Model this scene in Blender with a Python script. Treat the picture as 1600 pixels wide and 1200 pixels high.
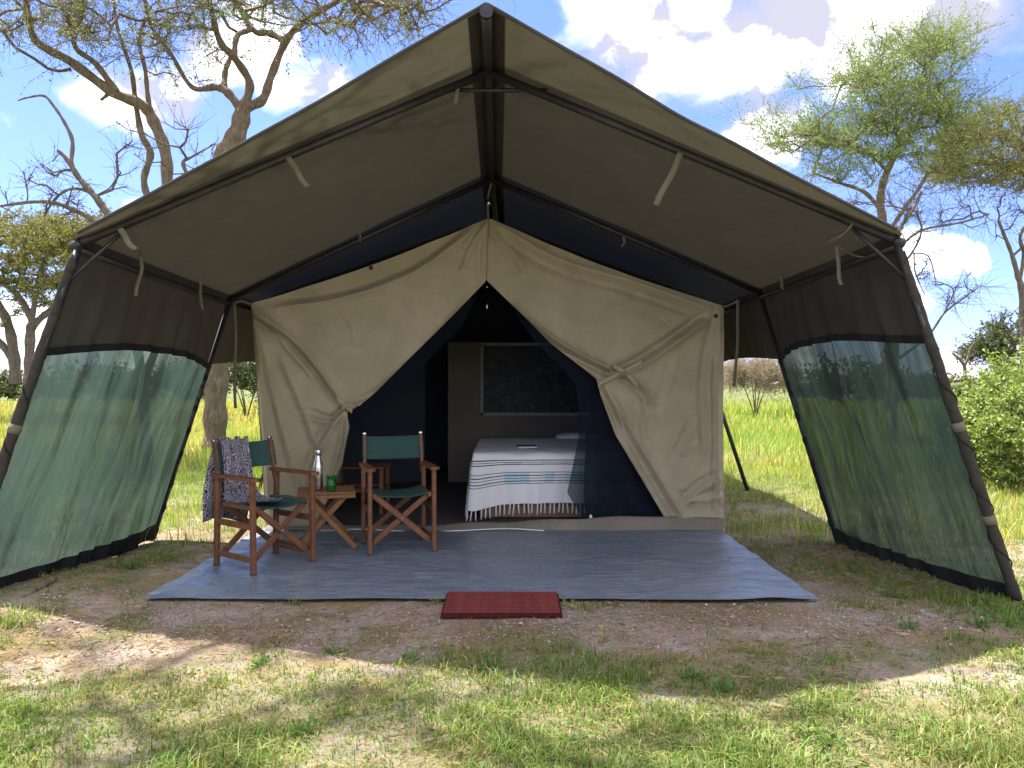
import bpy, math, random
import numpy as np
from mathutils import Vector, Matrix, Quaternion

for o in list(bpy.data.objects):
    bpy.data.objects.remove(o, do_unlink=True)
SC = bpy.context.scene
COL = SC.collection
rng = np.random.default_rng(7)
random.seed(7)
R = math.radians

# ------------------------------------------------------------------ camera
H = 1.4
cam_d = bpy.data.cameras.new("camera")
cam_d.sensor_width = 36.0
cam_d.lens = 27.0
cam_d.shift_y = -3 / 1600
cam_d.clip_start = 0.05
cam_d.clip_end = 3000
cam = bpy.data.objects.new("camera", cam_d)
cam.location = (0, 0, H)
cam.rotation_euler = (R(90), 0, 0)
COL.objects.link(cam)
SC.camera = cam

def P(px, py, Y):
    """point at depth Y that was measured at (px, py) of the photograph"""
    return np.array(((px - 800) / 1200 * Y, Y, H - (py - 597) / 1200 * Y))

# ------------------------------------------------------------------ sky, sun, exposure
SUN_DIR = Vector((0.355, -0.24, -1.0)).normalized()
world = bpy.data.worlds.new("World")
SC.world = world
world.use_nodes = True
WN = world.node_tree
WN.nodes.clear()

def wn(t, **kw):
    n = WN.nodes.new(t)
    for k, v in kw.items():
        setattr(n, k, v)
    return n

def wmath(op, a, b=None, c=None, clamp=False):
    n = wn('ShaderNodeMath', operation=op)
    n.use_clamp = clamp
    for i, s in enumerate((a, b, c)):
        if s is None:
            continue
        if isinstance(s, (int, float)):
            n.inputs[i].default_value = s
        else:
            WN.links.new(s, n.inputs[i])
    return n.outputs[0]

sky = wn('ShaderNodeTexSky', sky_type='NISHITA')
sky.sun_disc = False
sky.sun_elevation = math.asin(-SUN_DIR.z)
sky.sun_rotation = math.atan2(-SUN_DIR.x, -SUN_DIR.y)
sky.air_density = 1.0
sky.dust_density = 0.6
sky.ozone_density = 3.0
tc = wn('ShaderNodeTexCoord')
DIR0 = tc.outputs['Generated']
wnz = wn('ShaderNodeTexNoise')
wnz.inputs['Scale'].default_value = 7.0
wnz.inputs['Detail'].default_value = 4
WN.links.new(DIR0, wnz.inputs['Vector'])
wsub = wn('ShaderNodeVectorMath', operation='SUBTRACT')
WN.links.new(wnz.outputs['Color'], wsub.inputs[0])
wsub.inputs[1].default_value = (0.5, 0.5, 0.5)
wsc = wn('ShaderNodeVectorMath', operation='MULTIPLY_ADD')
WN.links.new(wsub.outputs[0], wsc.inputs[0])
wsc.inputs[1].default_value = (0.14, 0.02, 0.10)
WN.links.new(DIR0, wsc.inputs[2])
wnm = wn('ShaderNodeVectorMath', operation='NORMALIZE')
WN.links.new(wsc.outputs[0], wnm.inputs[0])
DIR = wnm.outputs[0]
blobs = [(960, 45, 72), (1040, 50, 85), (1130, 75, 85), (1220, 50, 85), (1300, 45, 90), (1400, 25, 90), (1520, 5, 85), (1000, 125, 38), (1170, 125, 45),
         (1185, 205, 50), (1225, 200, 40), (160, 135, 45), (225, 145, 50), (290, 150, 40), (400, 60, 65), (340, 90, 45), (490, 120, 45), (450, 140, 35),
         (1425, 395, 38), (1480, 410, 26), (1525, 413, 16), (1425, 468, 24), (1500, 580, 30), (40, 545, 70), (110, 500, 50),
         (205, 335, 32), (1250, 575, 60), (250, 565, 70)]
acc = None
for (bx, by, br) in blobs:
    c = Vector(((bx - 800) / 1200, 1, -(by - 597) / 1200)).normalized()
    ang = br / 1200 * c.y
    d = wn('ShaderNodeVectorMath', operation='DOT_PRODUCT')
    WN.links.new(DIR, d.inputs[0])
    d.inputs[1].default_value = c
    m = wn('ShaderNodeMapRange')
    m.inputs['From Min'].default_value = math.cos(ang * 1.5)
    m.inputs['From Max'].default_value = 1.0
    WN.links.new(d.outputs['Value'], m.inputs['Value'])
    acc = m.outputs[0] if acc is None else wmath('MAXIMUM', acc, m.outputs[0])
big = wn('ShaderNodeTexNoise')
big.inputs['Scale'].default_value = 2.3
big.inputs['Detail'].default_value = 3
WN.links.new(DIR, big.inputs['Vector'])
# clouds go on over the whole sky, thickened out of view to add fill light; those in front of the camera sit where they stand in the photograph
front = wn('ShaderNodeVectorMath', operation='DOT_PRODUCT')
WN.links.new(DIR, front.inputs[0])
front.inputs[1].default_value = (0, 1, 0)
outm = wn('ShaderNodeMapRange')
outm.inputs['From Min'].default_value = 0.72
outm.inputs['From Max'].default_value = 0.55
WN.links.new(front.outputs['Value'], outm.inputs['Value'])
bigm = wn('ShaderNodeMapRange')
bigm.inputs['From Min'].default_value = 0.36
bigm.inputs['From Max'].default_value = 0.50
WN.links.new(big.outputs['Fac'], bigm.inputs['Value'])
acc = wmath('MAXIMUM', acc, wmath('MULTIPLY', bigm.outputs[0], outm.outputs[0]))
nz = wn('ShaderNodeTexNoise')
nz.inputs['Scale'].default_value = 9.0
nz.inputs['Detail'].default_value = 9
nz.inputs['Roughness'].default_value = 0.6
WN.links.new(DIR, nz.inputs['Vector'])
dens = wmath('ADD', wmath('MULTIPLY', acc, 0.95), wmath('MULTIPLY', wmath('SUBTRACT', nz.outputs['Fac'], 0.5), 1.5))
cm = wn('ShaderNodeMapRange', interpolation_type='SMOOTHSTEP')
cm.inputs['From Min'].default_value = 0.22
cm.inputs['From Max'].default_value = 0.95
WN.links.new(dens, cm.inputs['Value'])
sh = wn('ShaderNodeTexNoise')
sh.inputs['Scale'].default_value = 10.0
sh.inputs['Detail'].default_value = 5
WN.links.new(DIR, sh.inputs['Vector'])
shr = wn('ShaderNodeValToRGB')
shr.color_ramp.elements[0].position = 0.42
shr.color_ramp.elements[0].color = (1.75, 1.72, 1.95, 1)
shr.color_ramp.elements[1].position = 0.70
shr.color_ramp.elements[1].color = (13, 12.7, 12.8, 1)
WN.links.new(sh.outputs['Fac'], shr.inputs['Fac'])
mixw = wn('ShaderNodeMix', data_type='RGBA')
WN.links.new(wmath('MULTIPLY', cm.outputs[0], 0.94), mixw.inputs[0])
tint = wn('ShaderNodeMix', data_type='RGBA', blend_type='MULTIPLY')
tint.inputs[0].default_value = 1.0
tint.inputs[7].default_value = (0.44, 0.465, 0.74, 1)
WN.links.new(sky.outputs[0], tint.inputs[6])
WN.links.new(tint.outputs[2], mixw.inputs[6])
WN.links.new(shr.outputs[0], mixw.inputs[7])
bg = wn('ShaderNodeBackground')
bg.inputs['Strength'].default_value = 0.052
WN.links.new(mixw.outputs[2], bg.inputs['Color'])
WN.links.new(bg.outputs[0], wn('ShaderNodeOutputWorld').inputs[0])

sun_d = bpy.data.lights.new("sun", 'SUN')
sun_d.energy = 2.0
sun_d.angle = R(0.53)
sun_d.color = (1.0, 0.95, 0.86)
sun = bpy.data.objects.new("sun", sun_d)
sun.rotation_euler = SUN_DIR.to_track_quat('-Z', 'Y').to_euler()
sun.location = (-8, 6, 20)
COL.objects.link(sun)

vs = SC.view_settings
vs.view_transform = 'Standard'
vs.look = 'None'
vs.gamma = 1.0
vs.exposure = 3.12
vs.use_curve_mapping = False
SC.render.engine = 'CYCLES'
SC.cycles.max_bounces = 8
SC.cycles.transparent_max_bounces = 12
SC.cycles.use_denoising = True

# ------------------------------------------------------------------ material helpers
class M:
    """small wrapper around a material's node tree"""
    def __init__(s, name):
        s.m = bpy.data.materials.new(name)
        s.m.use_nodes = True
        s.t = s.m.node_tree
        s.t.nodes.clear()
        s.out = s.n('ShaderNodeOutputMaterial')
    def n(s, t, **kw):
        n = s.t.nodes.new(t)
        for k, v in kw.items():
            setattr(n, k, v)
        return n
    def l(s, a, b):
        s.t.links.new(a, b)
    def setin(s, inp, v):
        if isinstance(v, (int, float)):
            inp.default_value = v
        elif isinstance(v, (tuple, list)):
            inp.default_value = tuple(v) + ((1,) if len(v) == 3 and inp.type == 'RGBA' else ())
        else:
            s.l(v, inp)
    def coord(s, which='Object', scale=(1, 1, 1)):
        tc = s.n('ShaderNodeTexCoord')
        mp = s.n('ShaderNodeMapping')
        mp.inputs['Scale'].default_value = scale
        s.l(tc.outputs[which], mp.inputs['Vector'])
        return mp.outputs[0]
    def noise(s, vec, scale, detail=4, rough=0.55, dist=0.0, out='Fac'):
        n = s.n('ShaderNodeTexNoise')
        n.inputs['Scale'].default_value = scale
        n.inputs['Detail'].default_value = detail
        n.inputs['Roughness'].default_value = rough
        n.inputs['Distortion'].default_value = dist
        s.l(vec, n.inputs['Vector'])
        return n.outputs[out]
    def ramp(s, fac, stops):
        r = s.n('ShaderNodeValToRGB')
        e = r.color_ramp.elements
        while len(e) < len(stops):
            e.new(0.5)
        for i, (p, c) in enumerate(stops):
            e[i].position = p
            e[i].color = tuple(c) + (1,) if len(c) == 3 else c
        s.l(fac, r.inputs['Fac'])
        return r.outputs[0]
    def mix(s, fac, a, b, mode='MIX'):
        n = s.n('ShaderNodeMix', data_type='RGBA', blend_type=mode)
        s.setin(n.inputs[0], fac)
        s.setin(n.inputs[6], a)
        s.setin(n.inputs[7], b)
        return n.outputs[2]
    def math(s, op, a, b=None, clamp=False):
        n = s.n('ShaderNodeMath', operation=op)
        n.use_clamp = clamp
        s.setin(n.inputs[0], a)
        if b is not None:
            s.setin(n.inputs[1], b)
        return n.outputs[0]
    def rng(s, v, a, b, c=0.0, d=1.0):
        n = s.n('ShaderNodeMapRange')
        s.setin(n.inputs['Value'], v)
        for k, x in zip(('From Min', 'From Max', 'To Min', 'To Max'), (a, b, c, d)):
            n.inputs[k].default_value = x
        return n.outputs[0]
    def bump(s, h, strength=0.3, dist=0.01):
        b = s.n('ShaderNodeBump')
        b.inputs['Strength'].default_value = strength
        b.inputs['Distance'].default_value = dist
        s.l(h, b.inputs['Height'])
        return b.outputs[0]
    def bsdf(s, color, rough=0.8, spec=0.3, metal=0.0, normal=None, **kw):
        b = s.n('ShaderNodeBsdfPrincipled')
        s.setin(b.inputs['Base Color'], color)
        s.setin(b.inputs['Roughness'], rough)
        b.inputs['Specular IOR Level'].default_value = spec
        b.inputs['Metallic'].default_value = metal
        for k, v in kw.items():
            s.setin(b.inputs[k], v)
        if normal is not None:
            s.l(normal, b.inputs['Normal'])
        return b.outputs[0]
    def mixs(s, fac, a, b):
        n = s.n('ShaderNodeMixShader')
        s.setin(n.inputs[0], fac)
        s.l(a, n.inputs[1])
        s.l(b, n.inputs[2])
        return n.outputs[0]
    def done(s, sh):
        s.l(sh, s.out.inputs['Surface'])
        return s.m

def mat_canvas(name, c0, c1, trans=0.02, tcol=None, weave=260, stain=2.2, bump=0.25):
    m = M(name)
    v = m.coord('Object')
    big = m.noise(v, stain, 6, 0.62, 0.4)
    fine = m.noise(v, 40, 3)
    col = m.mix(m.rng(big, 0.32, 0.70), c0, c1)
    col = m.mix(m.rng(fine, 0.2, 0.8, 0.0, 0.22), col, tuple(x * 0.55 for x in c0))
    spots = m.noise(v, 7.0, 8, 0.7)
    col = m.mix(m.rng(spots, 0.58, 0.76, 0.0, 0.42), col, tuple(x * 0.6 for x in c1))
    wv = m.noise(v, weave, 1)
    crumple = m.noise(v, 9, 5, 0.55, 0.6)
    nrm = m.bump(m.math('ADD', m.math('MULTIPLY', wv, 0.05), crumple), bump, 0.03)
    d = m.bsdf(col, 0.9, 0.12, normal=nrm)
    if trans > 0:
        t = m.n('ShaderNodeBsdfTranslucent')
        m.setin(t.inputs['Color'], tcol or c1)
        d = m.mixs(trans, d, t.outputs[0])
    return m.done(d)

def mat_plain(name, c, rough=0.6, spec=0.3, metal=0.0, var=0.25, scale=14, bump=0.1):
    m = M(name)
    v = m.coord('Object')
    n = m.noise(v, scale, 5)
    col = m.mix(m.rng(n, 0.3, 0.7), c, tuple(x * (1 - var) for x in c))
    return m.done(m.bsdf(col, rough, spec, metal, normal=m.bump(m.noise(v, scale * 4, 4), bump, 0.004)))

def mat_wood(name, c0, c1, rough=0.5, sc=(9, 9, 9), spec=0.35):
    m = M(name)
    v = m.coord('Object', sc)
    n = m.noise(v, 2.2, 6, 0.6, 1.2)
    g = m.noise(m.coord('Object', tuple(4 * x for x in sc)), 4, 3)
    col = m.mix(m.rng(n, 0.3, 0.72), c0, c1)
    col = m.mix(m.rng(g, 0.48, 0.72, 0, 0.65), col, tuple(0.4 * x for x in c0))
    return m.done(m.bsdf(col, rough, spec, normal=m.bump(g, 0.15, 0.004)))

def mat_leaf(name, trans=0.35, rough=0.6):
    """colour comes from the per-leaf attribute, with some light through the blade"""
    m = M(name)
    a = m.n('ShaderNodeAttribute')
    a.attribute_name = 'Col'
    d = m.bsdf(a.outputs['Color'], rough, 0.25)
    t = m.n('ShaderNodeBsdfTranslucent')
    m.l(m.mix(1.0, a.outputs['Color'], (1.25, 1.3, 0.55), 'MULTIPLY'), t.inputs['Color'])
    return m.done(m.mixs(trans, d, t.outputs[0]))

def mat_bark(name, c0, c1, sc=(6, 6, 1.6)):
    m = M(name)
    v = m.coord('Object', sc)
    n = m.noise(v, 2.2, 8, 0.68, 0.8)
    vo = m.n('ShaderNodeTexVoronoi')
    vo.inputs['Scale'].default_value = 3.2
    m.l(v, vo.inputs['Vector'])
    col = m.mix(m.rng(n, 0.33, 0.68), c0, c1)
    col = m.mix(m.rng(vo.outputs['Distance'], 0.0, 0.35, 0.45, 0.0), col, tuple(0.3 * x for x in c0))
    h = m.math('ADD', n, vo.outputs['Distance'])
    return m.done(m.bsdf(col, 0.95, 0.1, normal=m.bump(h, 0.9, 0.05)))

# ------------------------------------------------------------------ object helpers
def off(p):
    v = np.zeros(3)
    while p is not None:
        v += np.array(p.location)
        p = p.parent
    return v

def tag(o, label=None, cat=None, group=None, kind=None):
    for k, v in (('label', label), ('category', cat), ('group', group), ('kind', kind)):
        if v:
            o[k] = v
    return o

def empty(name, loc, label, cat, group=None):
    o = bpy.data.objects.new(name, None)
    o.empty_display_size = 0.2
    o.location = tuple(float(x) for x in loc)
    COL.objects.link(o)
    return tag(o, label, cat, group)

def mesh_np(name, V, F, col=None, uv=None, smooth=False):
    """V (n,3), F (m,k) with k corners for every face"""
    me = bpy.data.meshes.new(name)
    V = np.asarray(V, dtype=np.float32)
    F = np.asarray(F, dtype=np.int32)
    k = F.shape[1]
    me.vertices.add(len(V))
    me.vertices.foreach_set('co', V.ravel())
    me.loops.add(F.size)
    me.loops.foreach_set('vertex_index', F.ravel())
    me.polygons.add(len(F))
    me.polygons.foreach_set('loop_start', np.arange(0, F.size, k, dtype=np.int32))
    if smooth:
        me.polygons.foreach_set('use_smooth', np.ones(len(F), dtype=bool))
    me.update(calc_edges=True)
    if col is not None:
        a = me.color_attributes.new('Col', 'FLOAT_COLOR', 'POINT')
        c = np.ones((len(V), 4), dtype=np.float32)
        c[:, :3] = col
        a.data.foreach_set('color', c.ravel())
    if uv is not None:
        u = me.uv_layers.new(name='UVMap')
        u.data.foreach_set('uv', np.asarray(uv, dtype=np.float32)[F.ravel()].ravel())
    me.validate()
    return me

def link(name, me, mat, parent=None, **tags):
    o = bpy.data.objects.new(name, me)
    if mat is not None and not me.materials:
        me.materials.append(mat)
    COL.objects.link(o)
    if parent is not None:
        o.parent = parent
    return tag(o, **tags)

def obj_np(name, V, F, mat, parent=None, col=None, uv=None, smooth=False, local=False, **tags):
    V = np.asarray(V, dtype=np.float64)
    if parent is not None and not local:
        V = V - off(parent)
    return link(name, mesh_np(name, V, F, col, uv, smooth), mat, parent, **tags)

class G:
    """collects mixed polygons for one mesh"""
    def __init__(s):
        s.v, s.f = [], []
    def add(s, V, F):
        b = len(s.v)
        s.v += [tuple(map(float, x)) for x in V]
        s.f += [tuple(i + b for i in f) for f in F]
        return s
    def bar(s, p0, p1, w, h, up=(0, 0, 1), bev=0.0):
        """rectangular bar from p0 to p1, w across, h along 'up', chamfered edges"""
        p0, p1 = np.array(p0, float), np.array(p1, float)
        d = p1 - p0
        d /= np.linalg.norm(d)
        u = np.array(up, float)
        u = u - d * (u @ d)
        if np.linalg.norm(u) < 1e-6:
            u = np.array((0, 1, 0)) - d * d[1]
        u /= np.linalg.norm(u)
        x = np.cross(d, u)
        c = bev or min(w, h) * 0.16
        a, b = w / 2, h / 2
        prof = [(-a + c, -b), (a - c, -b), (a, -b + c), (a, b - c), (a - c, b), (-a + c, b), (-a, b - c), (-a, -b + c)]
        V = [p0 + x * i + u * j for i, j in prof] + [p1 + x * i + u * j for i, j in prof]
        n = 8
        F = [(i, (i + 1) % n, n + (i + 1) % n, n + i) for i in range(n)] + [tuple(range(n))[::-1], tuple(range(n, 2 * n))]
        return s.add(V, F)
    def tube(s, pts, r, n=10, cap=True):
        pts = [np.array(p, float) for p in pts]
        rr = [r] * len(pts) if np.isscalar(r) else list(r)
        V, F = [], []
        t0 = pts[1] - pts[0]
        u = np.cross(t0, (0.3, 0.2, 1.0))
        if np.linalg.norm(u) < 1e-5:
            u = np.cross(t0, (1, 0, 0))
        u /= np.linalg.norm(u)
        for i, p in enumerate(pts):
            t = pts[min(i + 1, len(pts) - 1)] - pts[max(i - 1, 0)]
            t /= np.linalg.norm(t) + 1e-12
            u = u - t * (u @ t)
            u /= np.linalg.norm(u)
            w = np.cross(t, u)
            for k in range(n):
                a = 2 * math.pi * k / n
                V.append(p + rr[i] * (math.cos(a) * u + math.sin(a) * w))
        for i in range(len(pts) - 1):
            for k in range(n):
                F.append((i * n + k, i * n + (k + 1) % n, (i + 1) * n + (k + 1) % n, (i + 1) * n + k))
        if cap:
            F.append(tuple(range(n))[::-1])
            F.append(tuple(range((len(pts) - 1) * n, len(pts) * n)))
        return s.add(V, F)
    def ribbon(s, pts, wdir, w, th=0.004):
        """flat strap: pts is its centre line, wdir the direction across"""
        pts = [np.array(p, float) for p in pts]
        V, F = [], []
        wd = np.array(wdir, float)
        wd /= np.linalg.norm(wd)
        for i, p in enumerate(pts):
            t = pts[min(i + 1, len(pts) - 1)] - pts[max(i - 1, 0)]
            nrm = np.cross(t, wd)
            nrm /= np.linalg.norm(nrm) + 1e-9
            for a, b in ((-1, -1), (1, -1), (1, 1), (-1, 1)):
                V.append(p + wd * a * w / 2 + nrm * b * th / 2)
        for i in range(len(pts) - 1):
            for k in range(4):
                F.append((i * 4 + k, i * 4 + (k + 1) % 4, i * 4 + 4 + (k + 1) % 4, i * 4 + 4 + k))
        F += [(3, 2, 1, 0), tuple(len(pts) * 4 - 4 + k for k in range(4))]
        return s.add(V, F)
    def lathe(s, prof, c=(0, 0, 0), n=24):
        V, F = [], []
        for r, z in prof:
            for k in range(n):
                a = 2 * math.pi * k / n
                V.append((c[0] + r * math.cos(a), c[1] + r * math.sin(a), c[2] + z))
        for i in range(len(prof) - 1):
            for k in range(n):
                F.append((i * n + k, i * n + (k + 1) % n, (i + 1) * n + (k + 1) % n, (i + 1) * n + k))
        F += [tuple(range(n))[::-1], tuple(range((len(prof) - 1) * n, len(prof) * n))]
        return s.add(V, F)
    def make(s, name, mat, parent=None, smooth=False, local=False, **tags):
        o = np.zeros(3) if (parent is None or local) else off(parent)
        me = bpy.data.meshes.new(name)
        me.from_pydata([tuple(np.array(v) - o) for v in s.v], [], s.f)
        if smooth:
            for p in me.polygons:
                p.use_smooth = len(p.vertices) <= 4
        me.update()
        return link(name, me, mat, parent, **tags)

def grid_faces(nu, nv):
    i = np.arange(nu - 1)[:, None] * nv + np.arange(nv - 1)[None]
    return np.stack([i, i + 1, i + nv + 1, i + nv], -1).reshape(-1, 4)

def lerp_path(pts, t):
    """pts: list of (t, value...) ; linear interpolation for an array t"""
    pts = np.array(pts, float)
    return np.stack([np.interp(t, pts[:, 0], pts[:, k]) for k in range(1, pts.shape[1])], -1)

def smooth_path(pts, n=6):
    p = np.array(pts, float)
    q = np.vstack([2 * p[0] - p[1], p, 2 * p[-1] - p[-2]])
    out = []
    for i in range(1, len(q) - 2):
        for k in range(n):
            t = k / n
            a, b, c, d = q[i - 1], q[i], q[i + 1], q[i + 2]
            out.append(0.5 * (2 * b + (c - a) * t + (2 * a - 5 * b + 4 * c - d) * t * t + (3 * b - a - 3 * c + d) * t ** 3))
    out.append(p[-1])
    return np.array(out)

_W = [(rng.normal(0, 1, 2), rng.uniform(0, 6.28)) for _ in range(26)]
def snoise(x, y, f=1.0):
    """smooth pseudo noise in about -1..1"""
    s = 0
    for k, (w, ph) in enumerate(_W):
        s = s + np.sin((w[0] * x + w[1] * y) * f * (1 + 0.11 * k) + ph)
    return s / 6.5

# ------------------------------------------------------------------ materials
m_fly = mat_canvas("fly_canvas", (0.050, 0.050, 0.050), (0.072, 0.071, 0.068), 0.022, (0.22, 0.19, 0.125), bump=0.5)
m_tent = mat_canvas("tent_canvas", (0.315, 0.280, 0.195), (0.425, 0.370, 0.265), 0.02, (0.4, 0.3, 0.18), bump=0.32)
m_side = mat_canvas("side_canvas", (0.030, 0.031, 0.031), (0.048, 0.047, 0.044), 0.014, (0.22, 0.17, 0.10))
m_inner = mat_canvas("inner_canvas", (0.15, 0.135, 0.12), (0.19, 0.17, 0.15), 0.01)
m_overhang_lit = mat_canvas('lit_overhang_canvas', (0.070, 0.070, 0.056), (0.10, 0.098, 0.078), 0.05, (0.24, 0.22, 0.135), bump=0.5)  # same fly canvas, colour lifted for the stronger light at the front edge
m_rear_shaded = mat_canvas('shaded_rear_canvas', (0.038, 0.041, 0.055), (0.050, 0.053, 0.069), 0.010, (0.10, 0.11, 0.17), bump=0.4)  # rear of the fly, unlined; its shade is painted into the dark blue
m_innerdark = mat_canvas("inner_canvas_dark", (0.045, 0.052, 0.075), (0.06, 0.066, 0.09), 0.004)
m_strap = mat_plain("strap_webbing", (0.15, 0.145, 0.105), 0.9, 0.1)
m_band = mat_plain("black_webbing", (0.012, 0.015, 0.016), 0.8, 0.2)
m_pole = mat_plain("dark_pipe", (0.045, 0.045, 0.05), 0.45, 0.5, 0.6, 0.4, 20)
m_sleeve = mat_plain("pole_sleeve", (0.050, 0.046, 0.040), 0.9, 0.1, 0, 0.4, 20, 0.5)

def mat_net(name, c, transp, streak, transl=0.35):
    m = M(name)
    v = m.coord('UV', (1, 1, 1))
    st = m.noise(m.coord('UV', (34, 2.2, 1)), 1.0, 6, 0.65, 0.5)
    bl = m.noise(m.coord('UV', (3, 3, 1)), 1.0, 4)
    fine = m.noise(m.coord('UV', (190, 6, 1)), 1.0, 2)
    f = m.math('ADD', m.math('MULTIPLY', st, 0.7), m.math('MULTIPLY', fine, 0.3))
    f = m.rng(f, 0.36, 0.64, transp - streak, transp + streak)
    col = m.mix(bl, c, tuple(x * 1.3 for x in c))
    fl = m.noise(m.coord('UV', (9, 0.9, 1)), 1.0, 5, 0.6, 0.8)
    col = m.mix(m.rng(fl, 0.48, 0.62, 0, 0.75), col, tuple(x * 0.3 for x in c))
    d = m.bsdf(col, 0.75, 0.2, normal=m.bump(m.math('ADD', st, fl), 0.9, 0.04))
    t = m.n('ShaderNodeBsdfTranslucent')
    m.l(m.mix(1.0, col, (1.5, 1.5, 1.5), 'MULTIPLY'), t.inputs['Color'])
    body = m.mixs(transl, d, t.outputs[0])
    tr = m.n('ShaderNodeBsdfTransparent')
    m.setin(tr.inputs['Color'], (0.80, 0.95, 0.86))
    return m.done(m.mixs(f, body, tr.outputs[0]))
m_net = mat_net("green_shade_net", (0.027, 0.044, 0.038), 0.060, 0.05, 0.42)
m_fly_mesh = mat_net("insect_mesh", (0.010, 0.014, 0.030), 0.27, 0.03, 0.1)

# tarp
def mat_tarp():
    m = M("grey_tarpaulin")
    v = m.coord('Object')
    n = m.noise(v, 1.6, 6, 0.6, 0.4)
    col = m.mix(m.rng(n, 0.3, 0.7), (0.115, 0.150, 0.205), (0.155, 0.19, 0.245))
    dust = m.noise(v, 5, 8, 0.7)
    col = m.mix(m.rng(dust, 0.48, 0.72, 0, 0.55), col, (0.30, 0.275, 0.245))
    wr = m.noise(m.coord('Object', (1.0, 2.4, 1)), 3.2, 5, 0.55, 1.2)
    fi = m.noise(v, 55, 3)
    h = m.math('ADD', wr, m.math('MULTIPLY', fi, 0.05))
    return m.done(m.bsdf(col, m.rng(dust, 0.3, 0.75, 0.24, 0.55), 0.5, normal=m.bump(h, 0.6, 0.05)))
m_tarp = mat_tarp()

m_wood = mat_wood("chair_wood", (0.095, 0.038, 0.021), (0.21, 0.088, 0.042))
m_wood2 = mat_wood("table_wood", (0.17, 0.080, 0.032), (0.27, 0.138, 0.058))
m_wood3 = mat_wood("bed_wood", (0.22, 0.13, 0.07), (0.34, 0.22, 0.13))
m_green = mat_canvas("green_chair_canvas", (0.028, 0.066, 0.060), (0.038, 0.084, 0.076), 0.0, bump=0.12, stain=5)
m_white = mat_plain("white_cotton", (0.74, 0.73, 0.76), 0.9, 0.1, 0, 0.08, 8)
m_steel = mat_plain("brushed_steel", (0.55, 0.55, 0.56), 0.22, 0.5, 1.0, 0.1, 20, 0.02)
m_redmat = mat_plain("red_rubber", (0.165, 0.034, 0.032), 0.8, 0.2, 0, 0.35, 25, 0.3)
m_grass = mat_leaf("grass_blade", 0.35)
m_leaf = mat_leaf("tree_leaf", 0.30)
m_bark = mat_bark("acacia_bark", (0.115, 0.088, 0.062), (0.235, 0.19, 0.135))
m_bark2 = mat_bark("grey_bark", (0.11, 0.09, 0.072), (0.20, 0.17, 0.138))

# ------------------------------------------------------------------ ground
TX0, TX1, TY0, TY1 = -2.36, 1.95, 4.92, 7.25
def ground_z(x, y):
    near = np.exp(-(np.maximum(0, np.hypot(x, y - 5) - 9) / 12) ** 2)
    z = 0.018 * snoise(x, y, 1.1) + 0.007 * snoise(x, y, 5.0)
    z = z * (0.3 + near) + (1 - near) * 0.22 * (snoise(x, y, 0.035) + 0.4 * snoise(x, y, 0.12))
    # level under the tent and its ground sheet
    dx = np.maximum(np.maximum(TX0 - x, x - TX1 - 0.2), 0)
    dy = np.maximum(np.maximum(TY0 - y, y - 13.2), 0)
    k = np.clip(np.hypot(dx, dy) / 0.5, 0, 1)
    return z * k - 0.012 * (1 - k)

def axis(lim, step):
    a = [0.0]
    while a[-1] < lim:
        a.append(a[-1] + max(step, a[-1] * 0.055 - 0.25))
    return np.array(a)
ax = axis(700, 0.12)
gx = np.concatenate([-ax[:0:-1], ax])
gy = np.concatenate([-axis(60, 0.12)[:0:-1], ax]) + 4.5
GX, GY = np.meshgrid(gx, gy, indexing='ij')
GV = np.stack([GX, GY, ground_z(GX, GY)], -1).reshape(-1, 3)

def mat_ground():
    m = M("dirt_and_grass")
    v = m.coord('Object')
    sep = m.n('ShaderNodeSeparateXYZ')
    m.l(v, sep.inputs[0])
    peb = m.n('ShaderNodeTexVoronoi')
    peb.inputs['Scale'].default_value = 55
    m.l(v, peb.inputs['Vector'])
    pc = m.mix(0.55, peb.outputs['Color'], (0.5, 0.5, 0.5))
    grav = m.mix(1.0, (0.48, 0.385, 0.345), pc, 'MULTIPLY')
    grav = m.mix(0.35, grav, (0.42, 0.335, 0.29))
    soil = m.mix(m.noise(v, 18, 6, 0.7), (0.13, 0.09, 0.062), (0.28, 0.205, 0.15))
    pat = m.noise(v, 1.3, 5, 0.6, 0.5)
    dirt = m.mix(m.rng(pat, 0.40, 0.58), soil, grav)
    straw = m.mix(m.noise(m.coord('Object', (60, 14, 1)), 1.0, 5, 0.7, 1.0), (0.15, 0.105, 0.055), (0.30, 0.23, 0.13))
    dirt = m.mix(m.rng(m.noise(v, 2.3, 5, 0.65), 0.50, 0.62), dirt, straw)
    green = m.mix(m.noise(v, 9, 6, 0.7), (0.045, 0.07, 0.020), (0.13, 0.16, 0.045))
    g1 = m.rng(m.noise(v, 1.9, 6, 0.65), 0.50, 0.62)
    far = m.math('MAXIMUM', m.rng(sep.outputs['Y'], 7.5, 10.5), m.math('MULTIPLY', m.rng(sep.outputs['Y'], 4.0, 3.3), 0.5))
    g = m.math('MAXIMUM', m.math('MULTIPLY', g1, 0.55), m.math('MULTIPLY', far, 0.85))
    col = m.mix(g, dirt, green)
    h = m.math('ADD', m.math('MULTIPLY', peb.outputs['Distance'], 0.6), m.noise(v, 26, 6, 0.7))
    return m.done(m.bsdf(col, 0.95, 0.08, normal=m.bump(h, 0.8, 0.02)))
obj_np('ground', GV, grid_faces(len(gx), len(gy))[:, ::-1], mat_ground(), smooth=True, kind='structure')

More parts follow.
